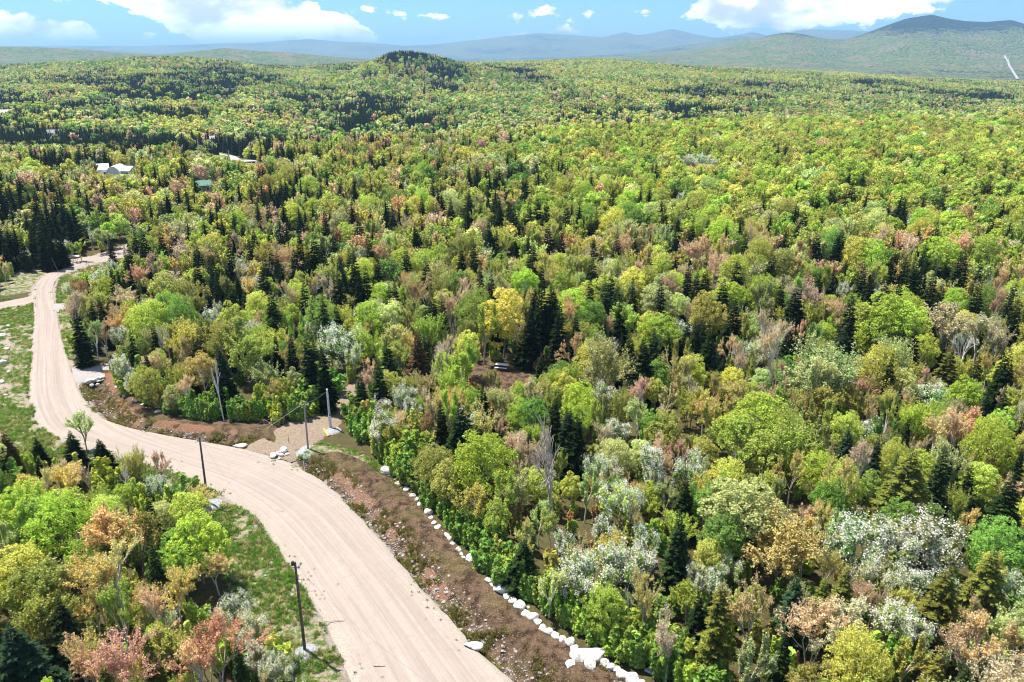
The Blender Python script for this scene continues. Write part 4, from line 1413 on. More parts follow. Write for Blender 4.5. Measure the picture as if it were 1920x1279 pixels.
# undergrowth close by and along the edge of the wood
for line in ([(655, 805), (700, 866), (750, 909), (800, 964), (860, 1026), (920, 1094), (1000, 1149), (1080, 1204), (1160, 1249), (1250, 1294), (1330, 1345)], [(205, 694), (240, 746), (330, 784), (420, 797), (560, 793), (610, 766)]):
    bl = catmull(gpoly(line), 12)
    for k, (bx, by) in enumerate(bl[1:]):
        dv = bl[k + 1] - bl[k]
        nv = np.array([-dv[1], dv[0]]) / (np.linalg.norm(dv) + 1e-9)
        if nv[1] < 0:
            nv = -nv
        for rr_ in (0.9, 2.2):
            if RNG.random() < 0.62:
                q = bl[k + 1] + nv * (rr_ + 0.05 + RNG.uniform(-0.3, 0.6))
                put('bush', q[0], q[1], RNG.uniform(1.8, 3.4) + 0.5 * rr_, random.choice(['green', 'lime', 'olive', 'gold'] if k % 9 == 0 else ['green', 'green', 'green', 'lime']), RNG.uniform(0.9, 1.2), True)
                hadd(len(TREES) - 1, TREES[-1])
UG = scatter(31, 150, 2.3, 0.86, 9)
UG = UG[~open_mask(UG)]
edge_d = dpoly(UG, OPEN, True)
for (x, y), d in zip(UG, edge_d):
    if d < 5.5 and hclear(x, y, 0.7) and RNG.random() < 0.9:
        tn = random.choice(['green', 'green', 'lime', 'olive', 'green', 'lime'])
        put('bush', x, y, RNG.uniform(2.2, 4.4), tn, RNG.uniform(0.9, 1.2))
        hadd(len(TREES) - 1, TREES[-1])
    elif d >= 5.5 and RNG.random() < 0.60:
        put('bush', x, y, RNG.uniform(1.6, 3.2), random.choice(['green', 'olive', 'rust', 'green', 'lime']), RNG.uniform(0.9, 1.3))

tx = np.array([t['x'] for t in TREES]); ty = np.array([t['y'] for t in TREES]); tH = np.array([t['H'] for t in TREES])
tz = land(tx, ty)
tu, tv = proj(tx, ty, tz + tH * 0.75)
tr_ = np.hypot(tx, ty)
inframe = (tu > -15) & (tu < 1935) & (tv > 0) & (tv < 1320)
kinds = np.array([t['kind'] for t in TREES])

# the largest in view become things of their own, the rest one mass per kind
CAP = dict(spruce=290, leafy=290, feathery=200, budding=200, blossoming=120, bare=30, bush=140)
NAME = dict(spruce='spruce_tree', leafy='leafy_tree', feathery='feathery_tree', budding='budding_tree', blossoming='blossoming_tree', bare='bare_tree', bush='bush')
single = np.zeros(len(TREES), bool)
for k, cap in CAP.items():
    idx = np.where((kinds == k) & inframe)[0]
    hand = np.array([TREES[i]['hand'] for i in idx])
    order = idx[np.argsort(tr_[idx] * np.where(hand, 0.55, 1.0) / (tH[idx] / 8.0))]
    single[order[:cap]] = True

CTX = {'dark': 'blackish-green', 'deep': 'deep green', 'mossy': 'mossy olive', 'blue': 'blue-green', 'brownish': 'brownish green', 'lime': 'lime-green', 'green': 'mid-green', 'yellow': 'yellow-green',
       'olive': 'olive-green', 'pale': 'pale-green', 'gold': 'golden-yellow', 'copper': 'copper-orange', 'pink': 'salmon-pink', 'tan': 'buff-coloured', 'rust': 'rusty brown'}
BARE = {'white': 'white-barked', 'grey': 'grey', 'pinkish': 'pinkish spreading', 'bare_pink': 'pinkish'}
NOUN = dict(spruce='spruce', leafy='broadleaf tree', feathery='feathery tree', budding='budding tree', blossoming='white-blossoming tree', bare='leafless tree', bush='bush')
LAND_MARKS = [('the picnic table', 941, 690, 85), ('the stone heap at the track mouth', 525, 850, 70), ('the sandy side track', 630, 760, 70), ('the row of white boulders', 900, 1085, 90),
              ('the row of white boulders', 1020, 1190, 90), ('the row of white boulders', 810, 980, 80), ('the clay ditch bank', 330, 790, 90), ('the grey gravel driveway', 190, 695, 70),
              ('the lone pole below the bend', 572, 1200, 110), ('the pole inside the bend', 388, 930, 80), ('the narrow stretch of road', 120, 600, 70), ('the far end of the road', 170, 490, 70)]


COLS = [(60, 'at the left edge'), (260, 'far left'), (520, 'left'), (800, 'left of centre'), (1120, 'centre'), (1400, 'right of centre'), (1660, 'right'), (1860, 'far right'), (9999, 'at the right edge')]
ROWS = [(330, 'in the far wood'), (430, 'in the upper wood'), (520, 'high'), (620, 'above the middle'), (740, 'at mid-height'), (880, 'below the middle'), (1030, 'low'), (1170, 'lower'), (9999, 'at the bottom')]


def describe(i, short=False):
    t = TREES[i]
    k = t['kind']
    big = t['H'] * (0.8 + 0.2 * t['sp'])
    if k == 'bush':
        size = 'tall' if t['H'] > 3.3 else 'low'
    elif k == 'blossoming':
        size = 'broad' if t['sp'] > 1.15 else ('small' if t['H'] < 5 else 'slender')
    else:
        size = 'tall' if big > 9.3 else ('small' if big < 6.2 else ('broad' if t['sp'] > 1.1 else ('narrow' if t['sp'] < 0.93 else 'medium')))
    colour = BARE.get(t['tname'], 'grey') if k == 'bare' else ('' if k == 'blossoming' else CTX[t['tname']])
    w = [size, colour, NOUN[k]] if not short else [colour, NOUN[k]]
    return ' '.join(' '.join(w).split())


def label_options(i, pool):
    me_ = describe(i)
    near = sorted((math.hypot(tu[i] - a, tv[i] - b), n) for n, a, b, r in LAND_MARKS if math.hypot(tu[i] - a, tv[i] - b) < r)
    place = next(n for lim, n in COLS if tu[i] < lim)
    row = next(n for lim, n in ROWS if tv[i] < lim)
    d = np.hypot(tu[pool] - tu[i], (tv[pool] - tv[i]))
    nb = pool[np.argsort(d)[1:15]]
    out = []
    for _, n in near[:1]:
        out.append('%s by %s' % (me_, n))

    def rel(j):
        du, dv = tu[j] - tu[i], tv[j] - tv[i]
        return ('left of' if du > 0 else 'right of') if abs(du) > abs(dv) else ('behind' if dv > 0 else 'in front of')
    for j in nb:
        tail = 'by ' + near[0][1] if near else row + ', ' + place
        out.append('%s %s %s, %s' % (me_, rel(j), describe(j, True), tail))
    for a in range(6):
        for b_ in range(a + 1, 8):
            out.append('%s %s %s and %s %s' % (me_, rel(nb[a]), describe(nb[a], True), rel(nb[b_]), describe(nb[b_], True)))
    return [o for o in out if len(o.split()) <= 16]


GROUP = dict(spruce='dark spruces scattered through the wood', leafy='broadleaf trees in fresh spring leaf', feathery='fine-leaved feathery trees', budding='trees in orange and golden bud',
             blossoming='white-blossoming small trees', bare='leafless trees', bush='bushes along the edge of the wood')
CAT = dict(spruce='spruce', leafy='broadleaf tree', feathery='feathery tree', budding='budding tree', blossoming='blossoming tree', bare='bare tree', bush='bush')


def jit(tn, kind):
    c = np.array(TINT.get(tn, TINT['green']))
    f = RNG.uniform(0.80, 1.22)
    return np.clip(c * f * RNG.uniform(0.90, 1.10, 3), 0, 0.9)


used = set()
POOL = np.where(single)[0]
for i in np.where(single)[0]:
    t = TREES[i]
    v = KINDS[t['kind']][t['vi']]
    e = empty(NAME[t['kind']], (t['x'], t['y'], tz[i] - 0.05), t['rz'])
    s = t['H'] / v['H']
    e.scale = (s * t['sp'], s * t['sp'], s)
    opts = label_options(i, POOL)
    lab = next((o for o in opts if o not in used), opts[-1] if opts else describe(i))
    used.add(lab)
    tag(e, lab, CAT[t['kind']], GROUP[t['kind']])
    col_ = jit(t['tname'], t['kind'])
    for pn, me in v['parts'].items():
        o = bpy.data.objects.new('stems' if pn == 'trunk' and t['kind'] in ('bush', 'blossoming') else pn, me)
        C.objects.link(o)
        o.parent = e
        o['tint'] = [float(c) for c in col_]


# ---- the masses
def instancer(name, pos, rot, scl, idx, meshes, tint=None, label=None, cat=None):
    pc = bpy.data.collections.new(name + '_forms')
    for k, me in enumerate(meshes):
        pc.objects.link(bpy.data.objects.new('%s_%03d' % (name, k), me))
    me = bpy.data.meshes.new(name)
    me.from_pydata(np.asarray(pos).tolist(), [], [])

    def vec(n, a):
        at = me.attributes.new(n, 'FLOAT_VECTOR', 'POINT')
        at.data.foreach_set('vector', np.asarray(a, np.float32).ravel())
    vec('rot', rot)
    vec('scl', scl)
    if tint is not None:
        vec('tint', tint)
    ia = me.attributes.new('idx', 'INT', 'POINT')
    ia.data.foreach_set('value', np.asarray(idx, np.int32))
    o = obj(name, me)
    gt = bpy.data.node_groups.new(name + '_nodes', 'GeometryNodeTree')
    gt.interface.new_socket('Geometry', in_out='INPUT', socket_type='NodeSocketGeometry')
    gt.interface.new_socket('Geometry', in_out='OUTPUT', socket_type='NodeSocketGeometry')
    gi = gt.nodes.new('NodeGroupInput')
    go = gt.nodes.new('NodeGroupOutput')
    ci = gt.nodes.new('GeometryNodeCollectionInfo')
    ci.inputs['Collection'].default_value = pc
    ci.inputs['Separate Children'].default_value = True
    ci.inputs['Reset Children'].default_value = True
    iop = gt.nodes.new('GeometryNodeInstanceOnPoints')
    iop.inputs['Pick Instance'].default_value = True

    def named(n, ty):
        q = gt.nodes.new('GeometryNodeInputNamedAttribute')
        q.data_type = ty
        q.inputs['Name'].default_value = n
        return q.outputs['Attribute']
    gt.links.new(gi.outputs[0], iop.inputs['Points'])
    gt.links.new(ci.outputs[0], iop.inputs['Instance'])
    gt.links.new(named('idx', 'INT'), iop.inputs['Instance Index'])
    gt.links.new(named('rot', 'FLOAT_VECTOR'), iop.inputs['Rotation'])
    gt.links.new(named('scl', 'FLOAT_VECTOR'), iop.inputs['Scale'])
    gt.links.new(iop.outputs[0], go.inputs[0])
    md = o.modifiers.new('spread', 'NODES')
    md.node_group = gt
    return tag(o, label, cat, kind='stuff')


MASS = dict(spruce=('spruce_forest', 'dark spruces massed through the far woods'), leafy=('leafy_forest', 'green broadleaf woodland rolling to the hills'), feathery=('feathery_woods', 'pale feathery trees filling the woodland'),
            budding=('budding_woods', 'orange and buff budding trees filling the woodland'), blossoming=('blossom_thicket', 'far white-blossoming trees speckling the wood'), bare=('bare_woods', 'far leafless grey trees in the wood'),
            bush=('undergrowth', 'green undergrowth between the trunks'))
for k in MASS:
    ii = np.where((kinds == k) & ~single)[0]
    if not len(ii):
        continue
    vs = KINDS[k]
    meshes = [v[l] for l in ('near', 'mid', 'far') for v in vs]
    lod = np.where(tr_[ii] < 150, 0, np.where(tr_[ii] < 560, 1, 2))
    vi = np.array([TREES[i]['vi'] for i in ii])
    s = np.array([TREES[i]['H'] / vs[TREES[i]['vi']]['H'] for i in ii])
    sp = np.array([TREES[i]['sp'] for i in ii])
    tints = np.array([jit(TREES[i]['tname'], k) for i in ii])
    rz = np.array([TREES[i]['rz'] for i in ii])
    instancer(MASS[k][0], np.stack([tx[ii], ty[ii], tz[ii] - 0.05], 1), np.stack([rz * 0, rz * 0, rz], 1), np.stack([s * sp, s * sp, s], 1), lod * len(vs) + vi, meshes, tints, MASS[k][1], 'woodland')
print('TREES', len(TREES), 'near', N_NEAR, 'single', single.sum(), {k: int((kinds == k).sum()) for k in CAP})
# ------------------------------------------------------------------ boulders and stones
def rock_mesh(seed, flat=0.75, mat='boulder'):
    import bmesh
    g = np.random.default_rng(seed)
    bm = bmesh.new()
    bmesh.ops.create_icosphere(bm, subdivisions=3, radius=1.0)
    planes = [(unit(g.normal(size=(1, 3)))[0], g.uniform(0.62, 0.92)) for _ in range(12)]
    for v in bm.verts:
        p = np.array(v.co)
        for n, d in planes:                              # worn flat faces
            k = p @ n
            if k > d:
                p = p - n * (k - d) * 0.97
        f = fbm(np.array([p[0] * 1.7 + 9 + p[2]]), np.array([p[1] * 1.7 + 3 + p[2] * 0.6]), seed, 3)[0]
        p = p * (0.90 + 0.22 * f)
        v.co = (p[0], p[1], p[2] * flat)
    me = bpy.data.meshes.new('rock_%d' % seed)
    bm.to_mesh(me)
    bm.free()
    me.materials.append(MAT[mat])
    me.polygons.foreach_set('use_smooth', np.ones(len(me.polygons), bool))
    return me


ROCKS = [rock_mesh(900 + i, f) for i, f in enumerate((0.72, 0.8, 0.65, 0.78, 0.7, 0.85))]
FLATR = [rock_mesh(930 + i, 0.34) for i in range(2)]
ORD = ['first', 'second', 'third', 'fourth', 'fifth', 'sixth', 'seventh', 'eighth', 'ninth', 'tenth', 'eleventh', 'twelfth', 'thirteenth', 'fourteenth', 'fifteenth', 'sixteenth', 'seventeenth', 'eighteenth',
       'nineteenth', 'twentieth', 'twenty-first', 'twenty-second', 'twenty-third', 'twenty-fourth', 'twenty-fifth', 'twenty-sixth', 'twenty-seventh', 'twenty-eighth', 'twenty-ninth', 'thirtieth',
       'thirty-first', 'thirty-second', 'thirty-third', 'thirty-fourth', 'thirty-fifth', 'thirty-sixth', 'thirty-seventh', 'thirty-eighth', 'thirty-ninth', 'fortieth', 'forty-first', 'forty-second',
       'forty-third', 'forty-fourth', 'forty-fifth', 'forty-sixth', 'forty-seventh', 'forty-eighth', 'forty-ninth', 'fiftieth']


def rock(u, v, wpx, label, group, flat=False, mesh=None, stretch=1.0, name='boulder', sink=0.35, rz=None):
    x, y = P(u, v, 0.15)
    m = mesh or (random.choice(FLATR) if flat else random.choice(ROCKS))
    o = obj(name, m)
    dist = math.sqrt(x * x + y * y + CAM_H ** 2)
    r = wpx / 2 / FPX * dist * 1.16
    o.scale = (r * stretch, r / max(stretch, 0.8), r)
    zb = max(abs(c.co.z) for c in m.vertices) * r
    o.location = (x, y, zb * (1 - sink) - 0.05)
    o.rotation_euler = (RNG.uniform(-0.2, 0.2), RNG.uniform(-0.2, 0.2), rz if rz is not None else RNG.uniform(0, 6.28))
    return tag(o, label, 'boulder', group)


ROW = [(746, 906, 10), (762, 917, 12), (773, 929, 11), (781, 936, 9), (787, 946, 10), (804, 961, 15), (808, 971, 9), (813, 980, 10), (820, 989, 14), (828, 996, 9), (837, 1005, 13), (842, 1011, 11), (849, 1020, 12),
       (859, 1031, 13), (864, 1040, 10), (870, 1046, 9), (883, 1049, 18), (887, 1060, 8), (894, 1069, 11), (901, 1076, 8), (907, 1082, 11), (916, 1089, 13), (923, 1098, 14), (938, 1107, 25), (949, 1119, 14), (960, 1127, 16),
       (973, 1137, 21), (986, 1151, 17), (1000, 1157, 19), (1008, 1167, 14), (1017, 1179, 14), (1029, 1185, 15), (1042, 1192, 16), (1055, 1200, 15), (1069, 1205, 18), (1077, 1215, 14)]
for i, (u, v, w) in enumerate(ROW):
    size = 'large' if w >= 17 else ('small' if w < 11 else 'middling')
    rock(u, v, w, '%s white boulder, %s down the ditchside row from the track' % (size, ORD[i]), 'white boulders lined up along the ditch', stretch=random.choice([1.0, 1.1, 0.95, 1.2]))
ROW2 = [(1134, 1244, 15), (1145, 1251, 14), (1158, 1255, 15), (1167, 1265, 19), (1184, 1274, 23), (1201, 1282, 16)]
for i, (u, v, w) in enumerate(ROW2):
    rock(u, v, w, 'white boulder, %s of the short run past the wedge-shaped slab' % ORD[i], 'white boulders lined up along the ditch')
for u, v, w, lb, fl, st, rz in [
        (726, 886, 21, 'big squarish white boulder standing alone above the ditch near the track', False, 1.1, 0.2), (888, 1209, 23, 'long flat white slab lying at the road edge by the ditch', True, 1.35, 0.05),
        (1108, 1228, 42, 'largest white boulder, a wedge-shaped slab at the end of the row', True, 1.35, -0.1), (1081, 1235, 25, 'tall egg-shaped white boulder below the wedge-shaped slab', False, 0.85, 0.6),
        (1107, 1249, 21, 'round white boulder directly under the wedge-shaped slab', False, 0.95, 0.3), (1069, 1249, 18, 'low grey-white boulder at the corner under the egg-shaped one', False, 1.1, 0.9),
        (1221, 1256, 18, 'flat white boulder alone at the foot of the bushes', True, 1.2, 0.0), (990, 1137, 6, 'tiny white stone just behind the boulder row', False, 1, 0), (766, 941, 6, 'tiny pale stone in front of the upper boulder row', False, 1, 0),
        (449, 835, 17, 'flat white stone at the road edge beside the clay ditch', True, 1.3, 0.1), (96, 486, 17, 'white boulder at the far road fork beneath a pole', False, 1.2, 0.1),
        (141, 481, 11, 'white boulder at the far bend of the road', True, 1.2, 0.1)]:
    rock(u, v, w, lb, None, fl, None, st, rz=rz)
STREAM = [(220, 726, 9), (234, 742, 10), (251, 751, 7), (257, 755, 9), (268, 761, 10), (274, 767, 7), (283, 769, 8), (296, 775, 12), (307, 776, 9), (342, 785, 6), (367, 789, 7)]
for i, (u, v, w) in enumerate(STREAM):
    rock(u, v, w, '%s pale stone above the upper clay bank, counted from the driveway' % ORD[i], 'pale stones above the upper clay bank')
for i, (u, v, w) in enumerate([(166, 716, 10), (177, 712, 8), (186, 709, 7), (194, 707, 7), (183, 721, 6), (172, 722, 6)]):
    rock(u, v, w, '%s white rock of the culvert edge under the grey driveway' % ORD[i], 'white rocks at the driveway culvert')
for i, (u, v, w) in enumerate([(513, 856, 12), (522, 851, 11), (532, 846, 13), (528, 854, 8), (523, 859, 6), (538, 851, 7)]):
    o = rock(u, v, w, '%s stone of the little heap at the side track mouth, counted rightwards' % ORD[i], 'stones heaped at the track mouth', sink=0.2, mesh=None, name='stone')
for i, (u, v, w) in enumerate([(5, 630, 15), (12, 655, 13), (6, 682, 17), (15, 697, 10), (4, 716, 13), (15, 612, 9), (10, 740, 9)]):
    rock(u, v, w * 0.65, '%s pale rock down the left picture edge beyond the grass strip' % ORD[i], 'pale rocks at the left edge')

# ------------------------------------------------------------------ poles and wires
def tube_path(pts, rad, k=6, cap=True):
    pts = np.asarray(pts, float)
    V, F = tubes(pts[:-1], pts[1:], np.full(len(pts) - 1, rad), np.full(len(pts) - 1, rad), k)
    return V, F


def disc(c, r, k=10):
    ang = np.arange(k) * 2 * math.pi / k
    return np.stack([c[0] + r * np.cos(ang), c[1] + r * np.sin(ang), np.full(k, c[2])], 1)


def lathe(prof, k=10, off=(0, 0, 0)):
    V, F = [], []
    for r, z in prof:
        V.append(disc((off[0], off[1], off[2] + z), max(r, 0.001), k))
    V = np.concatenate(V)
    for i in range(len(prof) - 1):
        for j in range(k):
            F.append([i * k + j, i * k + (j + 1) % k, (i + 1) * k + (j + 1) % k, (i + 1) * k + j])
    return V, np.array(F)


POLE_TOP = {}


def pole(key, ub, vb, ut, vt, label, mat, style, rad=0.14):
    x, y = P(ub, vb)
    zb = zat(x, y)
    x, y = P(ub, vb, zb)
    # height that reaches the photographed top
    yv = (vt - 639.5) / FPX
    H = CAM_H - (SP + yv * CP) / (CP - yv * SP) * y - zb
    xt = (ut - 960) / FPX * (y * CP + (CAM_H - zb - H) * SP)
    lean = np.clip(xt - x, -0.35, 0.35)
    e = empty('utility_pole', (x, y, zb))
    n = 7
    zs = np.linspace(-0.5, H, n)
    P0 = [[lean * max(z, 0) / H, 0, z] for z in zs]
    V, F = tubes(P0[:-1], P0[1:], [rad * (1.1 - 0.35 * max(z, 0) / H) for z in zs[:-1]], [rad * (1.1 - 0.35 * max(z, 0) / H) for z in zs[1:]], 9)
    obj('shaft', make_mesh('pole_shaft', V, F, [mat], smooth=True), e)
    V, F = lathe([(rad * 0.78, H - 0.02), (rad * 0.80, H + 0.02), (0.0, H + 0.05)], 9, (lean, 0, 0))
    obj('cap', make_mesh('pole_cap', V, F, ['metal_dark' if style == 'dark_cap' else mat]), e)
    if style in ('bracket', 'plain', 'dark_cap', 'arm'):
        for s in ((-1, 1) if style in ('bracket', 'arm') else (1,)):
            V, F = lathe([(0.03, 0), (0.075, 0.03), (0.05, 0.07), (0.085, 0.11), (0.05, 0.15), (0.07, 0.18), (0.0, 0.22)], 8, (lean + s * (0.5 if style == 'arm' else 0.26), 0, H - 0.42))
            obj('insulator', make_mesh('insulator', V, F, ['insulator'], smooth=True), e)
        V, F = box(lean, 0, H - 0.45, 1.2 if style == 'arm' else 0.66, 0.09, 0.09)
        obj('crossarm', make_mesh('crossarm', V, F, ['pole_grey']), e)
    if style == 'dark_cap':
        V, F = lathe([(0.0, 0), (0.12, 0.0), (0.13, 0.04), (0.13, 0.30), (0.09, 0.36), (0.0, 0.38)], 10, (lean - 0.16, -0.05, H - 0.2))
        obj('terminal_box', make_mesh('terminal_box', V, F, ['metal_dark'], smooth=False), e)
    if style == 'meter':
        V, F = box(0.05, -0.24, 1.6, 0.36, 0.22, 0.6)
        obj('meter_box', make_mesh('meter_box', V, F, ['insulator']), e)
        V, F = lathe([(0.0, 0), (0.13, 0.0), (0.13, 0.10), (0.0, 0.12)], 10, (0.05, -0.24, 1.9))
        obj('meter', make_mesh('meter', V, F, ['glass_dark']), e)
    tag(e, label, 'utility pole', 'utility poles beside the road')
    POLE_TOP[key] = np.array([x + lean, y, zb + H - 0.25])
    return e


pole('p1', 390, 945, 374, 820, 'dark wooden utility pole on a stone mound inside the road bend', 'pole_wood', 'bracket', 0.12)
pole('p2', 572, 1222, 553, 1055, 'dark wooden utility pole with black cap, lowest and nearest on the grass verge', 'pole_wood', 'dark_cap', 0.125)
pole('p3', 578, 845, 570, 753, 'grey utility pole with white fittings in the crushed stone by the side track', 'pole_grey', 'arm', 0.115)
pole('p4', 620, 803, 613, 730, 'thick pale post with meter box at the far side of the side track', 'pole_white', 'meter', 0.16)
pole('p5', 208, 698, 197, 648, 'thin pale utility pole at the grey driveway beside the white blossom', 'pole_grey', 'plain', 0.13)
pole('p6', 90, 488, 82, 452, 'pale pole standing by the white boulder at the far road fork', 'pole_white', 'plain', 0.15)
pole('p7', 174, 465, 166, 418, 'slim pale pole at the far bend where the road turns off', 'pole_white', 'plain', 0.13)
pole('p8', 372, 283, 370, 262, 'distant pale pole at the head of the far lane', 'pole_white', 'plain', 0.2)
pole('p9', 430, 298, 428, 283, 'distant pale pole at the foot of the far lane', 'pole_white', 'plain', 0.2)


def wire(a, b, sag, label, r=0.011, mat='wire', n=14):
    s = np.linspace(0, 1, n)[:, None]
    p = a + (b - a) * s
    p[:, 2] -= (4 * sag * s * (1 - s))[:, 0]
    V, F = tube_path(p - p[0], r, 4)
    o = obj('overhead_wire', make_mesh('overhead_wire', V, F, [mat]))
    o.location = p[0]
    tag(o, label, 'wire', 'overhead wires')


off = np.array([*P(840, 1500), 9.0])
wire(POLE_TOP['p2'], POLE_TOP['p1'], 0.7, 'thin wire sagging between the two dark poles over the verge')
wire(POLE_TOP['p2'], off, 0.7, 'thin wire running from the lowest pole out of the picture bottom')
wire(POLE_TOP['p1'], POLE_TOP['p3'], 0.5, 'thin wire crossing the road from the bend pole to the side track')
wire(POLE_TOP['p3'], POLE_TOP['p4'], 0.25, 'short wire between the two poles beside the side track', 0.014)
wire(POLE_TOP['p5'], POLE_TOP['p6'], 2.0, 'long thin wire from the driveway pole to the far road fork')
wire(POLE_TOP['p6'], POLE_TOP['p7'], 1.0, 'thin wire between the two far poles at the road bend')
g3 = np.array([*P(497, 806), 0.05])
wire(POLE_TOP['p3'] + np.array([-0.4, 0, -0.2]), g3, 0.0, 'pale guy rope slanting from the grey pole down to the bank', 0.016, 'insulator')

for (u, v, r, lb) in [(391, 948, 1.5, 'grey crushed stone mound around the foot of the bend pole'), (573, 1224, 1.15, 'pale crushed stone mound around the foot of the lowest pole'),
                      (580, 846, 1.8, 'blue-grey crushed stone patch around the side track pole'), (625, 808, 1.1, 'dark grey crushed stone patch at the foot of the pale post')]:
    x, y = P(u, v)
    k, rows = 18, [(1.0, -0.12), (0.8, 0.03), (0.5, 0.14), (0.2, 0.19), (0.0, 0.2)]
    V, F = lathe([(r * a, b) for a, b in rows], k)
    V[:, :2] *= 1 + 0.22 * (fbm(V[:, 0:1] * 1.2 + u, V[:, 1:2] * 1.2 + v, 4, 3) - 0.5) * 2
    V[:, 2] += (fbm(V[:, 0] * 5 + u, V[:, 1] * 5, 6, 2) - 0.5) * 0.09
    o = obj('stone_mound', make_mesh('stone_mound', V, F, ['crushed_stone'], smooth=True), None, (x, y, 0.06))
    tag(o, lb, 'stone mound', 'crushed stone around pole feet')

# marker stakes, board, fallen wood
def stick(name, a, b, r0, r1, mat, label, cat):
    V, F = tubes([np.zeros(3)], [np.asarray(b) - np.asarray(a)], [r0], [r1], 6)
    o = obj(name, make_mesh(name, V, F, [mat]), None, a)
    tag(o, label, cat)


x, y = P(571, 882)
stick('marker_stake', (x, y, -0.1), (x, y, 1.1), 0.045, 0.045, 'white_paint', 'short white marker stake at the road edge by the ditch head', 'stake')
x, y = P(542, 832)
stick('sapling_stake', (x, y, -0.1), (x, y, 1.3), 0.03, 0.02, 'metal_dark', 'short dark stake beside the stone heap', 'stake')
a, b = P(607, 806), P(616, 819)
stick('yellow_board', (a[0], a[1], 0.12), (b[0], b[1], 0.10), 0.11, 0.11, 'yellow_paint', 'yellow plank lying on the side track by the pale post', 'plank')
for u0, v0, u1, v1, lb in [(912, 660, 930, 666, 'fallen pale log lying behind the picnic clearing'), (455, 700, 492, 722, 'pale fallen trunk leaning at the edge of the wood'),
                           (600, 1165, 646, 1162, 'thin dead branch lying on the road shoulder by the lowest pole'), (700, 1247, 722, 1248, 'short dead twig lying on the gravel road')]:
    a, b = P(u0, v0, 0.2), P(u1, v1, 0.2)
    stick('fallen_branch', (a[0], a[1], 0.16), (b[0], b[1], 0.2), 0.05, 0.03, 'dead_wood', lb, 'branch')

# ------------------------------------------------------------------ picnic table in the clearing
x, y = P(941, 692)
e = empty('picnic_table', (x, y, 0.03), math.radians(-14))
for k in range(5):
    V, F = box(0, -0.31 + k * 0.155, 0.76, 1.95, 0.14, 0.045)
    obj('plank', make_mesh('table_plank', V, F, ['table_top']), e)
for s in (-1, 1):
    V, F = box(0, s * 0.72, 0.45, 1.95, 0.30, 0.045)
    obj('seat', make_mesh('table_seat', V, F, ['table_top']), e)
    P0 = [[s * 0.68, -0.62, 0.0], [s * 0.68, 0.62, 0.0], [s * 0.68, -0.80, 0.40]]
    P1 = [[s * 0.68, -0.22, 0.74], [s * 0.68, 0.22, 0.74], [s * 0.68, 0.80, 0.40]]
    V, F = tubes(P0, P1, [0.045] * 3, [0.045] * 3, 6)
    obj('leg_frame', make_mesh('table_leg_frame', V, F, ['table_leg']), e)
tag(e, 'white-topped picnic table standing in the small forest clearing', 'picnic table')

# ------------------------------------------------------------------ buildings among the far trees
def house(u, v, w, d, h, rise, wall, roof, label, rz=0.2, arched=False, name='house', lift=0.0):
    x, y, z = hit(u, v)
    e = empty(name, (x, y, z + lift), rz)
    V, F = box(0, 0, h / 2 - 0.4, w, d, h + 0.8)
    if arched:
        k = 12
        A = np.linspace(0, math.pi, k)
        pr = np.stack([np.cos(A) * w / 2, np.sin(A) * (h + rise)], 1)
        V = np.concatenate([np.stack([pr[:, 0], np.full(k, s * d / 2), pr[:, 1]], 1) for s in (-1, 1)])
        F = [[i, i + 1, k + i + 1, k + i] for i in range(k - 1)] + [list(range(k - 1, -1, -1)), list(range(k, 2 * k))]
        obj('cover', make_mesh('arched_cover', V, F, [wall]), e)
        V, F = box(0, -d / 2 - 0.03, 1.1, w * 0.4, 0.06, 2.2)
        obj('door', make_mesh('shelter_door', V, F, ['roof_white']), e)
        tag(e, label, 'shelter')
        return e
    V2 = [[-w / 2, s * d / 2, h] for s in (-1, 1)]
    obj('wall', make_mesh('house_wall', V, F, [wall]), e)
    ov = 0.35
    Vr = np.array([[-w / 2 - ov, -d / 2 - ov, h - 0.1], [w / 2 + ov, -d / 2 - ov, h - 0.1], [w / 2 + ov, 0, h + rise], [-w / 2 - ov, 0, h + rise], [-w / 2 - ov, d / 2 + ov, h - 0.1], [w / 2 + ov, d / 2 + ov, h - 0.1]])
    Vr = np.concatenate([Vr, Vr + np.array([0, 0, 0.18])])
    Fr = [[0, 3, 2, 1], [3, 4, 5, 2], [6, 7, 8, 9], [9, 8, 11, 10], [0, 1, 7, 6], [4, 10, 11, 5], [1, 2, 8, 7], [2, 5, 11, 8], [0, 6, 9, 3], [3, 9, 10, 4]]
    rf = obj('roof', make_mesh('house_roof', Vr, Fr, [roof]), e)
    for s in (-1, 1):
        Vg = np.array([[s * (w / 2 - 0.02), -d / 2, h], [s * (w / 2 - 0.02), d / 2, h], [s * (w / 2 - 0.02), 0, h + rise - 0.05]])
        obj('gable', make_mesh('house_gable', Vg, [[0, 1, 2]], [wall]), e)
    for px in (-0.28, 0.25):
        Vw, Fw = box(px * w, -d / 2 - 0.02, h * 0.6, 1.0, 0.06, 1.0)
        wn = obj('window', make_mesh('house_window', Vw, Fw, ['white_paint']), e)
        Vw, Fw = box(px * w, -d / 2 - 0.06, h * 0.6, 0.8, 0.03, 0.8)
        obj('pane', make_mesh('house_pane', Vw, Fw, ['glass_dark']), wn)
    Vw, Fw = box(0, -d / 2 - 0.03, 1.0, 0.9, 0.06, 2.0)
    obj('door', make_mesh('house_door', Vw, Fw, ['roof_grey']), e)
    tag(e, label, 'house')
    return e


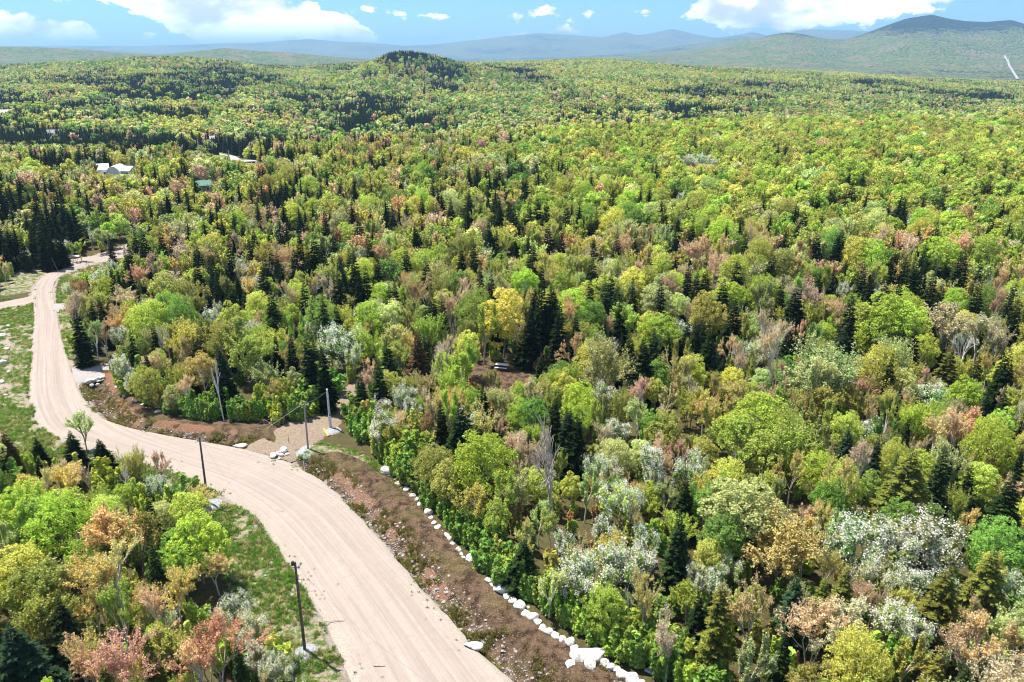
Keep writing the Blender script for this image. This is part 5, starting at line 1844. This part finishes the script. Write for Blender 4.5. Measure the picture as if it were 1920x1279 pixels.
house(190, 336, 6.0, 6.0, 3.2, 1.8, 'white_paint', 'roof_white', 'small white gabled house among spruces, leftmost of the far white group', 0.5, lift=0.6)
house(222, 337, 6.0, 8.0, 2.6, 2.2, 'white_paint', 'roof_white', 'white arched fabric shelter in the middle of the far white group', 0.1, True, 'arched_shelter', lift=0.6)
house(243, 337, 4.6, 5.0, 2.9, 1.4, 'white_paint', 'roof_white', 'white shed at the right-hand end of the far white group', -0.2, name='shed', lift=0.6)
house(385, 372, 4.5, 4.5, 2.4, 1.3, 'wall_tan', 'roof_green', 'little cabin with green roof half hidden in trees', 0.4, name='cabin', lift=2.0)
house(14, 226, 9, 6, 3.2, 2.0, 'white_paint', 'roof_white', 'white house far off at the left picture edge above the spruce belt', 0.3, lift=3)
house(102, 264, 8, 6, 3.2, 2.0, 'white_paint', 'roof_grey', 'pale house glimpsed through the far left spruce belt', 0.2, lift=2)
house(402, 278, 3.5, 3.5, 2.4, 1.6, 'white_paint', 'roof_white', 'white hut above the far lane among birches', 0.3, name='hut', lift=4)

# far lanes
def lane(name, px, width, zoff, mat='far_road'):
    c = np.array([hit(u, v) for u, v in px])
    c = catmull(c, 6)
    d = np.gradient(c[:, :2], axis=0)
    nrm = np.stack([-d[:, 1], d[:, 0]], 1)
    nrm /= np.linalg.norm(nrm, axis=1, keepdims=True)
    o = strip_mesh(name, c[:, :2] + nrm * width / 2, c[:, :2] - nrm * width / 2, mat, 4, zoff, 0.1, 0.2)
    return tag(o, kind='structure')


lane('far_lane', [(366, 283), (395, 288), (415, 292), (440, 300), (470, 306)], 6.0, 0.6)
lane('far_highway', [(1884, 106), (1886, 112), (1892, 124), (1899, 136), (1908, 150)], 10.0, 4.0)

# ------------------------------------------------------------------ grass, weeds and loose stones
def tuft_mesh(seed, n, h, spread):
    g = np.random.default_rng(seed)
    V, F = [], []
    for i in range(n):
        a = g.uniform(0, 6.28)
        b = np.array([math.cos(a), math.sin(a), 0]) * g.uniform(0, spread)
        o_ = np.array([math.cos(a + g.normal(0, 0.6)), math.sin(a + g.normal(0, 0.6)), 0]) * h * g.uniform(0.15, 0.7)
        t = b + o_ + np.array([0, 0, h * g.uniform(0.5, 1.0)])
        w = np.array([-math.sin(a), math.cos(a), 0]) * g.uniform(0.015, 0.035)
        m = (b + t) / 2 + np.array([0, 0, h * 0.12])
        k = len(V)
        V += [b - w, b + w, m + w * 0.9, m - w * 0.9, t]
        F += [[k, k + 1, k + 2, k + 3], [k + 3, k + 2, k + 4]]
    return make_mesh('grass_tuft_form', np.array(V), F, ['leaf'], g.random(len(F)))


def fill_points(polys, n, seed):
    g = np.random.default_rng(seed)
    out = []
    areas = []
    for p in polys:
        q = np.roll(p, -1, axis=0)
        areas.append(abs((p[:, 0] * q[:, 1] - q[:, 0] * p[:, 1]).sum()) / 2)
    for p, a in zip(polys, areas):
        m = int(n * a / sum(areas))
        lo, hi = p.min(0), p.max(0)
        c = g.uniform(lo, hi, (m * 6, 2))
        c = c[inpoly(c, p)][:m]
        out.append(c)
    c = np.concatenate(out)
    c = c[~inpoly(c, ROAD_POLY)]
    for q in STRIP_POLY.values():
        c = c[~inpoly(c, q)]
    return c


tufts = [tuft_mesh(s, 26, h, sp) for s, h, sp in ((1, 0.35, 0.16), (2, 0.26, 0.20), (3, 0.45, 0.14), (4, 0.22, 0.24))]
gp = fill_points(GRASS[:2] + GRASS[2:3] + GRASS[4:], 38000, 3)
nn = fbm(gp[:, 0] * 0.55, gp[:, 1] * 0.55, 41, 3)
gp = gp[nn > 0.42]
sp_ = fill_points(SOIL, 9000, 5)
nn = fbm(sp_[:, 0] * 0.4, sp_[:, 1] * 0.4, 43, 3)
sp_ = sp_[(nn > 0.55)]
# weeds straggling along the road shoulders
ctr = (RL + RR) / 2
g_ = np.random.default_rng(8)
ki = g_.integers(0, len(RL), 900)
sd = g_.random(900)[:, None]
edgepts = np.where(sd < 0.5, RL[ki] + (RR[ki] - RL[ki]) * g_.beta(1, 9, 900)[:, None], RR[ki] + (RL[ki] - RR[ki]) * g_.beta(1, 9, 900)[:, None])
nn = fbm(edgepts[:, 0] * 0.25, edgepts[:, 1] * 0.25, 47, 2)
edgepts = edgepts[nn > 0.55]
allp = np.concatenate([gp, sp_, edgepts])
nA = len(allp)
d1 = np.minimum(dpoly(allp, DITCH1), dpoly(allp, DITCH2))
az = -1.0 * np.exp(-(d1 / 1.25) ** 2) + (fbm(allp[:, 0] * 0.9, allp[:, 1] * 0.9, 3, 3) - 0.5) * 0.28
az[len(gp) + len(sp_):] = 0.03
gt_ = np.where(g_.random((nA, 1)) < 0.72, np.array([[0.17, 0.30, 0.045]]), np.array([[0.50, 0.42, 0.20]])) * g_.uniform(0.75, 1.35, (nA, 1))
gt_[len(gp):len(gp) + len(sp_)] = np.array([0.24, 0.22, 0.06]) * g_.uniform(0.6, 1.3, (len(sp_), 1))
sc_ = g_.uniform(0.5, 1.2, nA)
sc_[len(gp) + len(sp_):] *= 0.55
instancer('grass', np.stack([allp[:, 0], allp[:, 1], az - 0.02], 1), np.stack([0 * sc_, 0 * sc_, g_.uniform(0, 6.28, nA)], 1), np.stack([sc_] * 3, 1), g_.integers(0, 4, nA), tufts, gt_,
          'tufts of grass and weeds on the road verges', 'grass')

small = []
for s in range(4):
    gq = np.random.default_rng(70 + s)
    V, F = ico(np.zeros(3), 1.0, gq)
    V[:, 2] *= 0.6
    m_ = make_mesh('loose_stone_form', V, clean(F), ['stone_grey'])
    small.append(m_)
pp = np.concatenate([fill_points(SOIL, 13000, 15), fill_points(GRAVEL, 350, 16), fill_points([GRASS[1]], 350, 18)])
d1 = np.minimum(dpoly(pp, DITCH1), dpoly(pp, DITCH2))
pz = -1.0 * np.exp(-(d1 / 1.25) ** 2) + (fbm(pp[:, 0] * 0.9, pp[:, 1] * 0.9, 3, 3) - 0.5) * 0.28
ss = np.random.default_rng(19).pareto(2.6, len(pp)) * 0.05 + 0.035
ss = np.minimum(ss, 0.24)
instancer('gravel', np.stack([pp[:, 0], pp[:, 1], pz + ss * 0.2], 1), np.random.default_rng(20).uniform(0, 3, (len(pp), 3)) * np.array([0.15, 0.15, 2]), np.stack([ss] * 3, 1),
          np.random.default_rng(21).integers(0, 4, len(pp)), small, None, 'loose pale stones strewn over the ditch banks', 'stones')

# ------------------------------------------------------------------ the air
me = bpy.data.meshes.new('haze')
V, F = box(0, 0, 0, 2, 2, 2)
zlo, zhi = -72.5, 450.0
V = V * np.array([44000, 44000, (zhi - zlo) / 2]) + np.array([0, 0, (zhi + zlo) / 2])
me.from_pydata(V.tolist(), [], F.tolist())
hz_m, t = new_mat('haze_air')
pv_ = nd(t, 'ShaderNodeVolumePrincipled', {'Color': (0.40, 0.69, 1.0, 1.0), 'Density': HAZE_DENSITY, 'Anisotropy': 0.2})
nd(t, 'ShaderNodeOutputMaterial', {1: pv_.outputs[0]})
me.materials.append(hz_m)
tag(obj('haze', me), kind='stuff')
